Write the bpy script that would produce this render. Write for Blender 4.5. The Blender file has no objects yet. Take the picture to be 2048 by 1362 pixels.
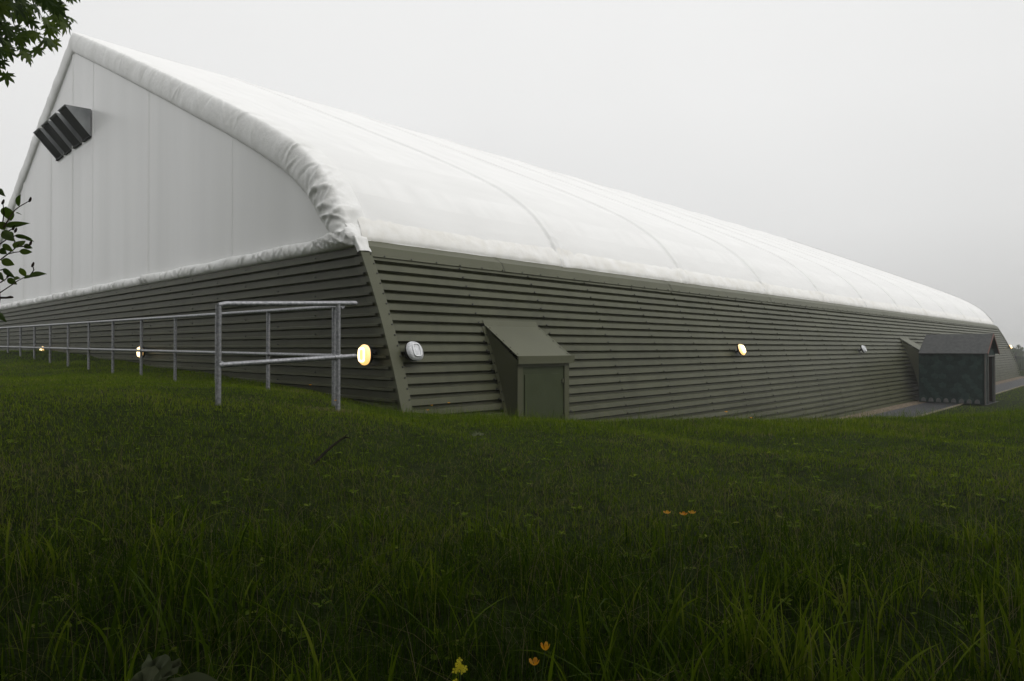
import bpy, bmesh, math, random
import numpy as np
from mathutils import Vector, Matrix, noise
R = math.radians
random.seed(7); rng = np.random.default_rng(7)
S = bpy.context.scene
COL = S.collection

# ---------------------------------------------------------------- camera, sky, sun, exposure
cam_d = bpy.data.cameras.new("camera"); cam = bpy.data.objects.new("camera", cam_d); COL.objects.link(cam)
cam_d.sensor_width = 36; cam_d.lens = 24.0; cam_d.clip_start = 0.05; cam_d.clip_end = 6000
cam.location = (0, 0, 0); cam.rotation_euler = (R(90 + 0.60), 0, 0)
S.camera = cam
SUN_EL, SUN_AZ = R(48), R(118)          # azimuth clockwise from +Y (view direction)
w = bpy.data.worlds.new("World"); S.world = w; w.use_nodes = True
nt = w.node_tree; N = nt.nodes; L = nt.links; N.clear()
out = N.new('ShaderNodeOutputWorld'); bg = N.new('ShaderNodeBackground'); bg.inputs[1].default_value = 0.1
sky = N.new('ShaderNodeTexSky'); sky.sky_type = 'NISHITA'; sky.sun_disc = False
sky.sun_elevation = SUN_EL; sky.sun_rotation = SUN_AZ; sky.air_density = 1.0; sky.dust_density = 4.0
tc = N.new('ShaderNodeTexCoord'); sep = N.new('ShaderNodeSeparateXYZ'); L.new(tc.outputs['Generated'], sep.inputs[0])
ramp = N.new('ShaderNodeValToRGB'); L.new(sep.outputs[2], ramp.inputs[0])   # overcast cloud brightness by elevation
e = ramp.color_ramp.elements
e[0].position = 0.0; e[0].color = (.56, .56, .56, 1); e[1].position = 1.0; e[1].color = (1, 1, 1, 1)
for p, c in ((0.06, .64), (0.16, .76), (0.32, .84), (0.55, .88)):
    k = ramp.color_ramp.elements.new(p); k.color = (c, c, c * .992, 1)
nz = N.new('ShaderNodeTexNoise'); nz.inputs['Scale'].default_value = 1.3; nz.inputs['Detail'].default_value = 3
L.new(tc.outputs['Generated'], nz.inputs['Vector'])
mr = N.new('ShaderNodeMapRange'); mr.inputs[1].default_value = .3; mr.inputs[2].default_value = .7
mr.inputs[3].default_value = 9.7; mr.inputs[4].default_value = 10.5; L.new(nz.outputs[0], mr.inputs[0])
mul = N.new('ShaderNodeVectorMath'); mul.operation = 'SCALE'; L.new(ramp.outputs[0], mul.inputs[0]); L.new(mr.outputs[0], mul.inputs['Scale'])
mix = N.new('ShaderNodeMix'); mix.data_type = 'RGBA'; mix.inputs[0].default_value = 0.98
L.new(sky.outputs[0], mix.inputs[6]); L.new(mul.outputs[0], mix.inputs[7])
L.new(mix.outputs[2], bg.inputs[0]); L.new(bg.outputs[0], out.inputs[0])
sd = bpy.data.lights.new("sun", 'SUN'); sun = bpy.data.objects.new("sun", sd); COL.objects.link(sun)
sd.energy = 1.1; sd.angle = R(40); sd.color = (1, .98, .95)
dirv = Vector((math.sin(SUN_AZ) * math.cos(SUN_EL), math.cos(SUN_AZ) * math.cos(SUN_EL), math.sin(SUN_EL)))
sun.rotation_euler = dirv.to_track_quat('Z', 'Y').to_euler()
S.view_settings.view_transform = 'Standard'; S.view_settings.look = 'None'
S.view_settings.exposure = 0.0; S.view_settings.gamma = 1
S.render.resolution_x = 1024; S.render.resolution_y = 681
S.cycles.max_bounces = 6; S.cycles.transparent_max_bounces = 8
S.cycles.volume_bounces = 1

# ---------------------------------------------------------------- frame of the building: U along the long side, V along the end
CA = R(43.6); UX, UY = math.sin(CA), math.cos(CA); VX, VY = -UY, UX
def W(u, v, z): return Vector((u * UX + v * VX, u * UY + v * VY, z))
def UV_of(x, y): return x * UX + y * UY, x * VX + y * VY
U0, U1, VR, ZB = 5.62, 58.42, 23.4, -2.12      # end face, far end, ridge, foot
BAY = 4.8

# ---------------------------------------------------------------- materials
def mat(name, base, rough=.6, spec=.5, metal=0, var=None, vscale=3, stretch=(1, 1, 1), bump=0, bscale=40, bstretch=(1, 1, 1), emit=None, estr=0, trans=0, detail=6, streak=None):
    m = bpy.data.materials.new(name); m.use_nodes = True; t = m.node_tree; n = t.nodes; l = t.links
    b = n['Principled BSDF']; b.inputs['Roughness'].default_value = rough; b.inputs['Metallic'].default_value = metal
    b.inputs['Specular IOR Level'].default_value = spec
    b.inputs['Base Color'].default_value = (*base, 1)
    g = n.new('ShaderNodeNewGeometry')
    def mapped(s):
        mp = n.new('ShaderNodeVectorMath'); mp.operation = 'MULTIPLY'; mp.inputs[1].default_value = s
        rt = n.new('ShaderNodeVectorRotate'); rt.rotation_type = 'Z_AXIS'; rt.inputs['Angle'].default_value = -(math.pi / 2 - CA)
        l.new(g.outputs['Position'], rt.inputs['Vector']); l.new(rt.outputs[0], mp.inputs[0]); return mp.outputs[0]
    if var:
        x = n.new('ShaderNodeTexNoise'); x.inputs['Scale'].default_value = vscale; x.inputs['Detail'].default_value = detail
        l.new(mapped(stretch), x.inputs['Vector'])
        r = n.new('ShaderNodeValToRGB'); r.color_ramp.elements[0].position = .3; r.color_ramp.elements[1].position = .7
        r.color_ramp.elements[0].color = (*var[0], 1); r.color_ramp.elements[1].color = (*var[1], 1)
        l.new(x.outputs[0], r.inputs[0]); l.new(r.outputs[0], b.inputs['Base Color'])
        if streak:
            y = n.new('ShaderNodeTexNoise'); y.inputs['Scale'].default_value = streak[0]; y.inputs['Detail'].default_value = 7; l.new(mapped(streak[1]), y.inputs['Vector'])
            q = n.new('ShaderNodeMapRange'); q.inputs[1].default_value = .42; q.inputs[2].default_value = .72; q.inputs[3].default_value = 1; q.inputs[4].default_value = streak[2]; l.new(y.outputs[0], q.inputs[0])
            v = n.new('ShaderNodeVectorMath'); v.operation = 'SCALE'; l.new(r.outputs[0], v.inputs[0]); l.new(q.outputs[0], v.inputs['Scale']); l.new(v.outputs[0], b.inputs['Base Color'])
    if bump:
        x = n.new('ShaderNodeTexNoise'); x.inputs['Scale'].default_value = bscale; x.inputs['Detail'].default_value = 5
        l.new(mapped(bstretch), x.inputs['Vector'])
        bp = n.new('ShaderNodeBump'); bp.inputs['Strength'].default_value = bump; bp.inputs['Distance'].default_value = .02
        l.new(x.outputs[0], bp.inputs['Height']); l.new(bp.outputs[0], b.inputs['Normal'])
    if emit: b.inputs['Emission Color'].default_value = (*emit, 1); b.inputs['Emission Strength'].default_value = estr
    if trans: b.inputs['Transmission Weight'].default_value = trans
    return m
def leafmat(name, cols, tr=.35, rough=.5, spec=.3):
    m = bpy.data.materials.new(name); m.use_nodes = True; t = m.node_tree; n = t.nodes; l = t.links
    b = n['Principled BSDF']; b.inputs['Roughness'].default_value = rough; b.inputs['Specular IOR Level'].default_value = spec
    a = n.new('ShaderNodeAttribute'); a.attribute_name = 'tint'
    r = n.new('ShaderNodeValToRGB'); el = r.color_ramp.elements
    el[0].position = cols[0][0]; el[0].color = (*cols[0][1], 1); el[1].position = cols[-1][0]; el[1].color = (*cols[-1][1], 1)
    for p, c in cols[1:-1]: k = el.new(p); k.color = (*c, 1)
    l.new(a.outputs['Fac'], r.inputs[0]); l.new(r.outputs[0], b.inputs['Base Color'])
    tl = n.new('ShaderNodeBsdfTranslucent'); ms = n.new('ShaderNodeMixShader'); ms.inputs[0].default_value = tr
    l.new(r.outputs[0], tl.inputs[0]); l.new(b.outputs[0], ms.inputs[1]); l.new(tl.outputs[0], ms.inputs[2])
    l.new(ms.outputs[0], n['Material Output'].inputs[0])
    return m
M = {}
M['clad'] = mat('olive_steel', (.070, .073, .041), .45, .26, var=((.060, .063, .034), (.081, .084, .048)), vscale=.9, stretch=(.4, 1, 2.2), bump=.05, bscale=1.6, streak=(2.4, (1.6, 1.6, .12), .78))
M['clad_end'] = M['clad']
M['flash'] = mat('olive_flashing', (.078, .081, .047), .45, .26, var=((.069, .072, .041), (.087, .090, .053)), vscale=1.2, bump=.1, bscale=2)
M['door'] = mat('green_door', (.045, .056, .026), .5, .2, var=((.040, .050, .022), (.051, .062, .030)), vscale=3, bump=.05, bscale=4)
M['screw'] = mat('dark_screw', (.012, .013, .008), .6)
M['roof'] = mat('white_membrane', (.81, .81, .80), .5, .3, var=((.79, .79, .78), (.83, .83, .82)), vscale=1.6, stretch=(.5, 1.6, 1), bump=.05, bscale=3, streak=(1.2, (2.2, .35, .35), .94))
M['roof_low'] = mat('white_membrane_lap', (.775, .775, .765), .5, .3, var=((.755, .755, .745), (.795, .795, .785)), vscale=1.6, stretch=(.5, 1.6, 1), bump=.08, bscale=3)
M['hem'] = mat('white_hem', (.8, .79, .76), .5, .3, var=((.76, .745, .70), (.87, .865, .85)), vscale=3.5, bump=.4, bscale=7)
M['cover'] = mat('white_cover', (.8, .8, .78), .42, .45, var=((.74, .74, .72), (.85, .85, .84)), vscale=2.2, bump=.5, bscale=9)
M['gable'] = mat('white_gable_fabric', (.77, .77, .76), .3, .45, var=((.735, .737, .725), (.80, .80, .795)), vscale=.8, stretch=(1, 1.3, .07), bump=.12, bscale=2, bstretch=(1, 1.5, .15), detail=8, streak=(.9, (1, 1.0, .06), .93))
M['seam'] = mat('gable_seam', (.80, .80, .79), .4, .4)
M['galv'] = mat('galvanised_steel', (.26, .265, .28), .42, .5, .55, var=((.17, .175, .185), (.36, .365, .38)), vscale=38, bump=.25, bscale=60)
M['cowl'] = mat('cowl_steel', (.22, .23, .235), .5, .4, .2, var=((.16, .17, .175), (.30, .31, .315)), vscale=3, stretch=(1, 3, .5))
M['cowl_in'] = mat('cowl_mesh', (.022, .026, .025), .8, .2, var=((.012, .014, .014), (.038, .042, .04)), vscale=4, stretch=(1, 4, .5))
M['felt'] = mat('grey_roof_felt', (.06, .062, .062), .85, .2, var=((.048, .05, .05), (.075, .077, .076)), vscale=8, bump=.5, bscale=120)
M['felt_line'] = mat('felt_lap', (.045, .045, .048), .9)
M['shingle'] = mat('green_shingle', (.014, .030, .028), .85, .15, var=((.010, .022, .020), (.020, .036, .032)), vscale=5, bump=.4, bscale=90)
M['shingle3'] = mat('pale_green_shingle', (.024, .048, .042), .85, .15, var=((.018, .038, .033), (.034, .060, .050)), vscale=7, bump=.4, bscale=90)
M['shingle2'] = mat('grey_shingle', (.10, .105, .10), .85, .3, var=((.08, .083, .08), (.13, .13, .127)), vscale=9)
M['wood'] = mat('red_brown_wood', (.06, .025, .012), .7, .3, var=((.04, .016, .008), (.085, .035, .018)), vscale=6, stretch=(6, 6, .5))
M['greywood'] = mat('weathered_board', (.10, .095, .085), .8, .3, var=((.07, .065, .06), (.13, .125, .11)), vscale=8, stretch=(5, 5, .4))
M['copper'] = mat('verge_trim', (.10, .04, .028), .6, .3)
M['asphalt'] = mat('wet_asphalt', (.035, .036, .039), .6, .25, var=((.028, .029, .031), (.045, .046, .049)), vscale=2, bump=.6, bscale=150)
M['gravel'] = mat('gravel_strip', (.16, .12, .085), .9, .2, var=((.07, .055, .035), (.24, .19, .14)), vscale=14, bump=1, bscale=60)
M['kerb'] = mat('timber_edging', (.2, .17, .12), .8, .2, var=((.13, .11, .07), (.26, .23, .17)), vscale=5)
M['soil'] = mat('grass_soil', (.012, .018, .004), .95, .05, var=((.007, .011, .002), (.022, .034, .006)), vscale=9, bump=1, bscale=45)
M['lamp_body'] = mat('black_lamp_body', (.012, .012, .012), .4, .5)
M['lens_off'] = mat('clear_lens', (.62, .63, .65), .2, .6, var=((.45, .46, .48), (.75, .76, .78)), vscale=18, bump=.4, bscale=60)
M['lens_on'] = mat('lit_lens', (.9, .8, .6), .3, .5, emit=(1, .56, .16), estr=1.25)
M['tube_on'] = mat('lit_tube', (1, .9, .7), .3, .5, emit=(1, .80, .42), estr=4.0)
M['tube_off'] = mat('unlit_tube', (.78, .79, .81), .3, .5)
M['bark'] = mat('maple_bark', (.07, .055, .04), .9, .2, var=((.04, .03, .022), (.1, .08, .06)), vscale=10, stretch=(2, 2, .4), bump=1, bscale=20)
M['redstem'] = mat('red_stem', (.12, .012, .016), .5, .3)
M['twig'] = mat('brown_twig', (.05, .032, .022), .8, .2)
M['deadwood'] = mat('dead_stick', (.012, .010, .007), .9, .1, var=((.007, .006, .004), (.02, .016, .011)), vscale=30)
M['maple'] = leafmat('maple_leaf', [(0, (.03, .06, .008)), (.6, (.075, .125, .015)), (1, (.13, .19, .022))], .45)
M['sapleaf'] = leafmat('sapling_leaf', [(0, (.05, .095, .012)), (1, (.11, .17, .02))], .4)
M['farleaf'] = leafmat('far_leaf', [(0, (.03, .05, .015)), (1, (.08, .11, .03))], .2)
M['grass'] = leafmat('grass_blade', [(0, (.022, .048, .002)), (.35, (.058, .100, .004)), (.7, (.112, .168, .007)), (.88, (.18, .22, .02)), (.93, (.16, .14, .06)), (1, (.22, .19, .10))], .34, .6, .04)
M['petal'] = leafmat('yellow_petal', [(0, (.72, .28, .01)), (1, (.78, .42, .02))], .35, .35, .5)
M['rape'] = leafmat('pale_yellow_petal', [(0, (.70, .62, .03)), (1, (.8, .72, .06))], .3, .5, .3)
M['stemgreen'] = mat('green_stem', (.05, .085, .015), .6, .3)
M['dock'] = leafmat('dock_leaf', [(0, (.03, .055, .012)), (1, (.045, .075, .018))], .3, .6, .05)
M['pale'] = leafmat('withered_leaf', [(0, (.09, .11, .05)), (1, (.15, .17, .09))], .2, .7)
M['fence'] = mat('grey_fence_steel', (.04, .045, .042), .6, .3)
M['hill'] = mat('far_field', (.05, .07, .03), .95, .1)

# ---------------------------------------------------------------- helpers
def tag(o, label=None, cat=None, group=None, kind=None):
    if label: o['label'] = label
    if cat: o['category'] = cat
    if group: o['group'] = group
    if kind: o['kind'] = kind
    return o
def thing(name, loc, label, cat, group=None):
    o = bpy.data.objects.new(name, None); COL.objects.link(o); o.location = loc; o.empty_display_size = .2
    return tag(o, label, cat, group)
class MB:
    """collects geometry (world or local coordinates) and links it as one mesh object"""
    def __init__(s): s.v = []; s.f = []; s.m = []; s.sm = []
    def add(s, vs, fs, mi=0, smooth=False):
        o = len(s.v); s.v += [tuple(p) for p in vs]
        for f in fs: s.f.append(tuple(i + o for i in f)); s.m.append(mi); s.sm.append(smooth)
    def grid(s, P, mi=0, smooth=True, closed=False):
        n, m = len(P), len(P[0]); vs = [p for r in P for p in r]; fs = []
        for i in range(n - 1):
            for j in range(m if closed else m - 1):
                k = (j + 1) % m; fs.append((i * m + j, i * m + k, (i + 1) * m + k, (i + 1) * m + j))
        s.add(vs, fs, mi, smooth)
    def box(s, c, ax, h, mi=0):
        c = Vector(c); a = [Vector(x).normalized() * k for x, k in zip(ax, h)]
        vs = [c + a[0] * i + a[1] * j + a[2] * k for i in (-1, 1) for j in (-1, 1) for k in (-1, 1)]
        s.add(vs, [(0, 1, 3, 2), (4, 6, 7, 5), (0, 4, 5, 1), (2, 3, 7, 6), (0, 2, 6, 4), (1, 5, 7, 3)], mi)
    def tube(s, pts, rad, n=10, mi=0, caps=True, round_end=False):
        pts = [Vector(p) for p in pts]; rad = rad if isinstance(rad, (list, tuple)) else [rad] * len(pts)
        if round_end:
            d = (pts[-1] - pts[-2]).normalized(); r = rad[-1]
            for a in (30, 60, 85): pts.append(pts[-1 if a == 30 else -1] + d * (r * (math.sin(R(a)) - math.sin(R(a - 30 if a < 85 else 60))))); rad = list(rad) + [r * math.cos(R(a))]
        rows = []; up = None
        for i, p in enumerate(pts):
            d = (pts[min(i + 1, len(pts) - 1)] - pts[max(i - 1, 0)]).normalized()
            if up is None: up = d.orthogonal().normalized()
            up = (up - d * up.dot(d)).normalized(); sd_ = d.cross(up)
            rows.append([p + (up * math.cos(2 * math.pi * k / n) + sd_ * math.sin(2 * math.pi * k / n)) * rad[i] for k in range(n)])
        s.grid(rows, mi, True, True)
        if caps:
            s.add(rows[0], [tuple(range(n))[::-1]], mi); s.add(rows[-1], [tuple(range(n))], mi)
    def build(s, name, mats, parent=None, off=None, tint=None):
        me = bpy.data.meshes.new(name); o = bpy.data.objects.new(name, me); COL.objects.link(o)
        off = Vector(off) if off is not None else (parent.location if parent else Vector((0, 0, 0)))
        if parent and parent.parent: off = parent.parent.location + parent.location if off is None else off
        me.from_pydata([(a[0] - off[0], a[1] - off[1], a[2] - off[2]) for a in s.v], [], s.f)
        mats = mats if isinstance(mats, list) else [mats]
        for m in mats: me.materials.append(m)
        me.polygons.foreach_set('material_index', s.m); me.polygons.foreach_set('use_smooth', s.sm)
        if tint is not None:
            at = me.attributes.new('tint', 'FLOAT', 'POINT'); at.data.foreach_set('value', np.asarray(tint, np.float32))
        me.update()
        if parent: o.parent = parent
        else: pass
        return o
def copy_tree(o, parent=None):
    c = o.copy(); COL.objects.link(c); c.parent = parent
    for ch in list(o.children): copy_tree(ch, c)
    return c
def np_mesh(name, V, T, mat_, tint=None, off=(0, 0, 0), parent=None, smooth=False):
    me = bpy.data.meshes.new(name); o = bpy.data.objects.new(name, me); COL.objects.link(o)
    V = np.asarray(V, np.float32) - np.asarray(off, np.float32)
    me.vertices.add(len(V)); me.vertices.foreach_set('co', V.ravel())
    me.loops.add(T.size); me.loops.foreach_set('vertex_index', T.ravel().astype(np.int32))
    me.polygons.add(len(T)); me.polygons.foreach_set('loop_start', np.arange(0, T.size, T.shape[1], dtype=np.int32))
    me.polygons.foreach_set('use_smooth', np.full(len(T), smooth))
    if tint is not None:
        at = me.attributes.new('tint', 'FLOAT', 'POINT'); at.data.foreach_set('value', np.asarray(tint, np.float32))
    me.materials.append(mat_); me.update(calc_edges=True)
    if parent: o.parent = parent
    return o
def sst(x): x = np.clip(x, 0, 1); return x * x * (3 - 2 * x)

def vnoise(x, y, s, seed):
    x = x * s + seed * 17.3; y = y * s + seed * 5.1; xi = np.floor(x); yi = np.floor(y); fx = sst(x - xi); fy = sst(y - yi)
    h = lambda a, b_: np.modf(np.abs(np.sin(a * 127.1 + b_ * 311.7 + seed) * 43758.5453))[0]
    return (h(xi, yi) * (1 - fx) + h(xi + 1, yi) * fx) * (1 - fy) + (h(xi, yi + 1) * (1 - fx) + h(xi + 1, yi + 1) * fx) * fy

# ---------------------------------------------------------------- terrain
CP = np.array([(0, 0, -.85), (-1, 1.5, -.86), (1, 1.5, -.87), (3, 2, -.86), (-2, 2, -.83), (0, 4, -.83), (3, 5, -.83), (6, 6, -.84), (10, 9, -.82),
    (2, 8, -.86), (-1.5, 9, -.84), (-2, 7.66, -.64), (-1.78, 6.95, -.62), (-2.65, 6.15, -.46), (-3.1, 8.7, -.49), (-4.0, 9.6, -.52), (-5.3, 10.8, -.49), (-6.4, 11.8, -.46),
    (-8.4, 13.7, -.43), (-10.45, 15.7, -.34), (-13.4, 18.5, -.18), (-14.4, 19.5, -.1), (-17, 23, -.08), (-6, 7, -.46), (-4, 4, -.68), (-8, 4, -.6), (-9, 12.3, -.50), (-11, 13.5, -.46), (-7, 9.5, -.46),
    (-10, 10, -.45), (-14, 12, -.42), (-22, 15, -.35), (-10, -4, -.7), (0, -6, -.9), (10, -3, -.9), (20, 4, -.85), (18, 12, -.85), (-.8, 6.2, -.72), (-.2, 7.6, -.80)], float)
CP[:, 2] -= .025; CP[(CP[:, 0] < -5) & (CP[:, 1] > 10), 2] -= .018
def tps(r): return np.where(r > 1e-9, r * r * np.log(np.maximum(r, 1e-9)), 0)
_n = len(CP); _d = np.hypot(CP[:, None, 0] - CP[None, :, 0], CP[:, None, 1] - CP[None, :, 1])
_A = np.zeros((_n + 3, _n + 3)); _A[:_n, :_n] = tps(_d) + np.eye(_n) * .3; _A[:_n, _n] = 1; _A[:_n, _n + 1:] = CP[:, :2]; _A[_n:, :_n] = _A[:_n, _n:].T
_w = np.linalg.solve(_A, np.concatenate([CP[:, 2], np.zeros(3)]))
def zlow(u): return ZB - .01 + .0045 * np.clip(u - 30, 0, 60)
def terrain(x, y):
    x = np.asarray(x, float); y = np.asarray(y, float); sh = x.shape; x = x.ravel(); y = y.ravel()
    o = np.empty(len(x))
    for a in range(0, len(x), 20000):
        b = slice(a, a + 20000); r = np.hypot(x[b][:, None] - CP[:, 0], y[b][:, None] - CP[:, 1])
        o[b] = tps(r) @ _w[:_n] + _w[_n] + _w[_n + 1] * x[b] + _w[_n + 2] * y[b]
    o = np.clip(o, -1.0, .25)
    far = sst((np.hypot(x, y - 6) - 22) / 14); o = o * (1 - far) + far * (-.5)
    o += (.018 * np.sin(x * 2.1 + 1.3 * np.sin(y * 1.1)) * np.cos(y * 1.7 + x * .6) + .010 * np.sin(x * 5.3 + y * 3.1)) * (1 - far)
    u = x * UX + y * UY; v = x * VX + y * VY
    yc = np.interp(x, [-60, -1.5, -.6, 1, 4, 8, 14, 30], [200, 9.7, 9.0, 8.2, 8.4, 9.4, 12, 22])
    s = sst((y - yc) / 3.0)
    o = o * (1 - s) + zlow(u) * s
    # level ground beyond the building
    return o.reshape(sh)
def gz(x, y): return float(terrain(np.array([x]), np.array([y]))[0])
def graded(lo, hi, fine_lo, fine_hi, step, ratio=1.18):
    a = list(np.arange(fine_lo, fine_hi + 1e-6, step)); d = step
    while a[-1] < hi: d *= ratio; a.append(a[-1] + d)
    b = []; d = step; c = fine_lo
    while c > lo: d *= ratio; c -= d; b.append(c)
    return np.array(b[::-1] + a)
gx = graded(-900, 900, -12, 13, .22); gy = graded(-60, 1500, -1, 22, .22)
XX, YY = np.meshgrid(gx, gy); ZZ = terrain(XX, YY)
nX, nY = len(gx), len(gy); idx = np.arange(nX * nY).reshape(nY, nX)
Q = np.stack([idx[:-1, :-1], idx[:-1, 1:], idx[1:, 1:], idx[1:, :-1]], -1).reshape(-1, 4)
g = np_mesh('ground', np.stack([XX, YY, ZZ], -1).reshape(-1, 3), Q, M['soil'], smooth=True)
tag(g, kind='structure')
def strip(name, va, vb, ua, ub, dz, m, kind='structure', n=90):
    b = MB(); rows = []
    for u in np.linspace(ua, ub, n):
        row = []
        for v in (va, (va + vb) / 2, vb):
            p = W(u, v, 0); row.append((p.x, p.y, float(zlow(u)) + dz))
        rows.append(row)
    b.grid(rows); o = b.build(name, m); tag(o, kind=kind); return o
# flat-topped slabs so that the bank meets them cleanly
strip('path', 5.45, 6.6, 11.0, 90, .022, M['asphalt'])
strip('gravel_strip', 6.605, 7.2, 10.0, 58.5, .016, M['gravel'])
b = MB()
for u in np.arange(11.5, 88, 3.0):
    p = W(u + 1.49, 5.43, float(zlow(u + 1.5)) + .0); b.box(p, (W(1, 0, 0), W(0, 1, 0), (0, 0, 1)), (1.48, .02, .045))
o = b.build('path_kerb', M['kerb']); tag(o, kind='structure')
# worn paving under the porch
b = MB(); z = float(zlow(31.5)) + .03
b.add([W(30.0, 5.44, z), W(30.0, 4.62, z), W(32.5, 4.62, z), W(32.5, 5.44, z)], [(0, 1, 2, 3)]); o = b.build('pavement', M['asphalt']); tag(o, kind='structure')

# ---------------------------------------------------------------- the hall
hall = thing('sports_hall', W(32, VR, ZB), 'huge white fabric roofed sports hall with olive ribbed steel walls', 'building')
def Vw(z):                       # leaning side wall: V as a function of height
    return float(np.polyval(PV, z))
PV = np.polyfit([-2.12, -.84, 0, .54, .96, 1.48], [7.10, 7.40, 7.68, 7.92, 8.15, 8.41], 2)
ZT = 1.36                        # top of ribs
pitch = .148
def rib_profile(z0, z1):         # list of (z, outward offset)
    pr = []; z = z1; 
    while z > z0 - .001:
        for dz, d in ((0, 0), (.082, 0), (.090, -.062), (.122, -.062), (.146, 0)):
            if z - dz < z0: break
            pr.append((z - dz, d))
        z -= pitch
    return pr
prof = rib_profile(ZB - .12, ZT)
def wall_n(z):
    s = (Vw(z + .01) - Vw(z - .01)) / .02; l = math.hypot(1, s); return -1 / l, s / l     # outward normal in (V, z)
def side(sign, name, ua, ub, nseg):
    b = MB(); us = np.linspace(ua, ub, nseg)
    rows = []
    for z, d in prof:
        nv, nzz = wall_n(z); vv = Vw(z) + nv * d; zz = z + nzz * d
        if sign < 0: vv = 2 * VR - vv
        rows.append([W(u, vv, zz) for u in us])
    for i in range(len(rows) - 1): b.grid([rows[i], rows[i + 1]], 0, False)
    if sign > 0:
        k = 0
        z = ZT
        while z > ZB:
            zs = z - .074; nv, nzz = wall_n(zs)
            if zs < ZB: break
            for c in range(40):
                u = 7.48 + 1.66 * c + .0
                if u > U1 - .2: break
                if (k % 2) and c % 1 == 0 and z < .9 and False: continue
                disc(b, W(u, Vw(zs) + nv * .004, zs + nzz * .004), W(0, nv, nzz), .0165, .012, 1)
            z -= pitch; k += 1
    return b.build(name, [M['clad'], M['screw']], hall)
def disc(b, c, n, r, h, mi):
    n = Vector(n).normalized(); a = n.orthogonal().normalized(); t = n.cross(a)
    ring = [Vector(c) + (a * math.cos(k * math.pi / 3) + t * math.sin(k * math.pi / 3)) * r for k in range(6)]
    top = [p + n * h for p in ring]
    b.add(ring + top, [(i, (i + 1) % 6, 6 + (i + 1) % 6, 6 + i) for i in range(6)] + [tuple(range(6, 12))], mi)
side(1, 'side_wall', U0 + .02, U1, 23)
side(-1, 'side_wall', U0 + .02, U1, 12)
def end_wall(u, outward, name):
    b = MB(); rows = []
    for z, d in rib_profile(-1.6, 1.46):
        rows.append([W(u - outward * d, v, z) for v in (Vw(z) + .03, VR, 2 * VR - Vw(z) - .03)])
    for i in range(len(rows) - 1): b.grid([rows[i], rows[i + 1]], 0, False)
    if outward < 0:
        z = 1.46; k = 0
        while z > -.7:
            zs = z - .074
            for c in range(9):
                v = 9.6 + 2.4 * c + (k % 2) * 1.2
                disc(b, W(u - .003, v, zs), W(-1, 0, 0), .017, .012, 1)
            z -= pitch; k += 1
    return b.build(name, [M['clad'], M['screw']], hall)
end_wall(U0, -1, 'end_wall'); end_wall(U1, 1, 'end_wall')
# drip flashing at the foot of the end wall
b = MB(); rows = []
for v in np.linspace(7.5, 38, 40):
    zb = float(np.interp(v, [7.4, 9, 12, 14, 24, 40], [-.84, -.76, -.66, -.62, -.60, -.5]))
    rows.append([W(U0 + .02, v, zb + .035), W(U0 - .045, v, zb + .03), W(U0 - .05, v, zb - .02), W(U0 - .02, v, zb - .30)])
b.grid(rows, 0, False); b.build('drip_flashing', M['seam' if False else 'flash'], hall)
# corner flashings (both near and far corner of the seen side)
def corner(u, outward, sidesign=1):
    b = MB(); zs = np.linspace(ZB - .1, 1.47, 44); rows = []; th = .016
    for z in zs:
        nv, nzz = wall_n(z); V0 = Vw(z)
        def P(uu, vv, zz):
            return W(uu, vv if sidesign > 0 else 2 * VR - vv, zz)
        e = u + outward * th
        c = [P(e, V0 + .20, z), P(e, V0 + nv * th, z + nzz * th), P(u - outward * .17, V0 + nv * th, z + nzz * th), P(u - outward * .172, V0 - nv * .03, z - nzz * .03)]
        rows.append([P(e - outward * .03, V0 + .202, z)] + c)
    b.grid(rows, 0, False)
    if sidesign > 0:
        for i, z in enumerate(np.arange(-1.9, 1.4, pitch)):
            nv, nzz = wall_n(z); V0 = Vw(z)
            disc(b, W(u - outward * .145, V0 + nv * (th + .002), z + nzz * (th + .002)), W(0, nv, nzz), .013, .009, 1)
            disc(b, W(u + outward * (th + .002), V0 + .175, z - .02), W(outward, 0, 0), .013, .009, 1)
        zj = .42; nv, nzz = wall_n(zj); V0 = Vw(zj)     # lap joint
        b.add([W(u + outward * (th + .003), V0 + .2, zj), W(u + outward * (th + .003), V0 + nv * (th + .003), zj), W(u - outward * .17, V0 + nv * (th + .003), zj),
               W(u + outward * (th + .003), V0 + .2 + .0, zj - .008), W(u + outward * (th + .003), V0 + nv * (th + .003), zj - .008), W(u - outward * .17, V0 + nv * (th + .003), zj - .008)],
              [(0, 1, 4, 3), (1, 2, 5, 4)], 1)
    return b.build('corner_flashing', [M['flash'], M['screw']], hall)
corner(U0, -1); corner(U1, 1); corner(U0, -1, -1)
# eave flashing: folded strip between ribs and fabric
b = MB(); js = [U0 + .0] + list(np.arange(8.55, U1, 2.82)) + [U1]
n1, n2 = wall_n(1.4)
EF = [(8.66, 1.64), (Vw(1.49) + n1 * .035, 1.49), (Vw(1.33) + n1 * .022, 1.33), (Vw(1.33) - n1 * .03, 1.325)]
for i in range(len(js) - 1):
    a, c = js[i] + (.004 if i else 0), js[i + 1] - .004; d = .0035 * (i % 2)
    for q in range(3):
        p0, p1 = EF[q], EF[q + 1]
        b.add([W(a, p0[0] - d, p0[1]), W(a, p1[0] - d, p1[1]), W(c, p1[0] - d, p1[1]), W(c, p0[0] - d, p0[1])], [(0, 1, 2, 3)])
    for q in range(2):
        p0, p1 = EF[q], EF[q + 1]; e2 = .0045
        if i: b.add([W(a - .009, p0[0] - e2, p0[1] + .001), W(a - .009, p1[0] - e2, p1[1] + .001), W(a - .001, p1[0] - e2, p1[1] + .001), W(a - .001, p0[0] - e2, p0[1] + .001)], [(0, 1, 2, 3)], 1)
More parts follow.
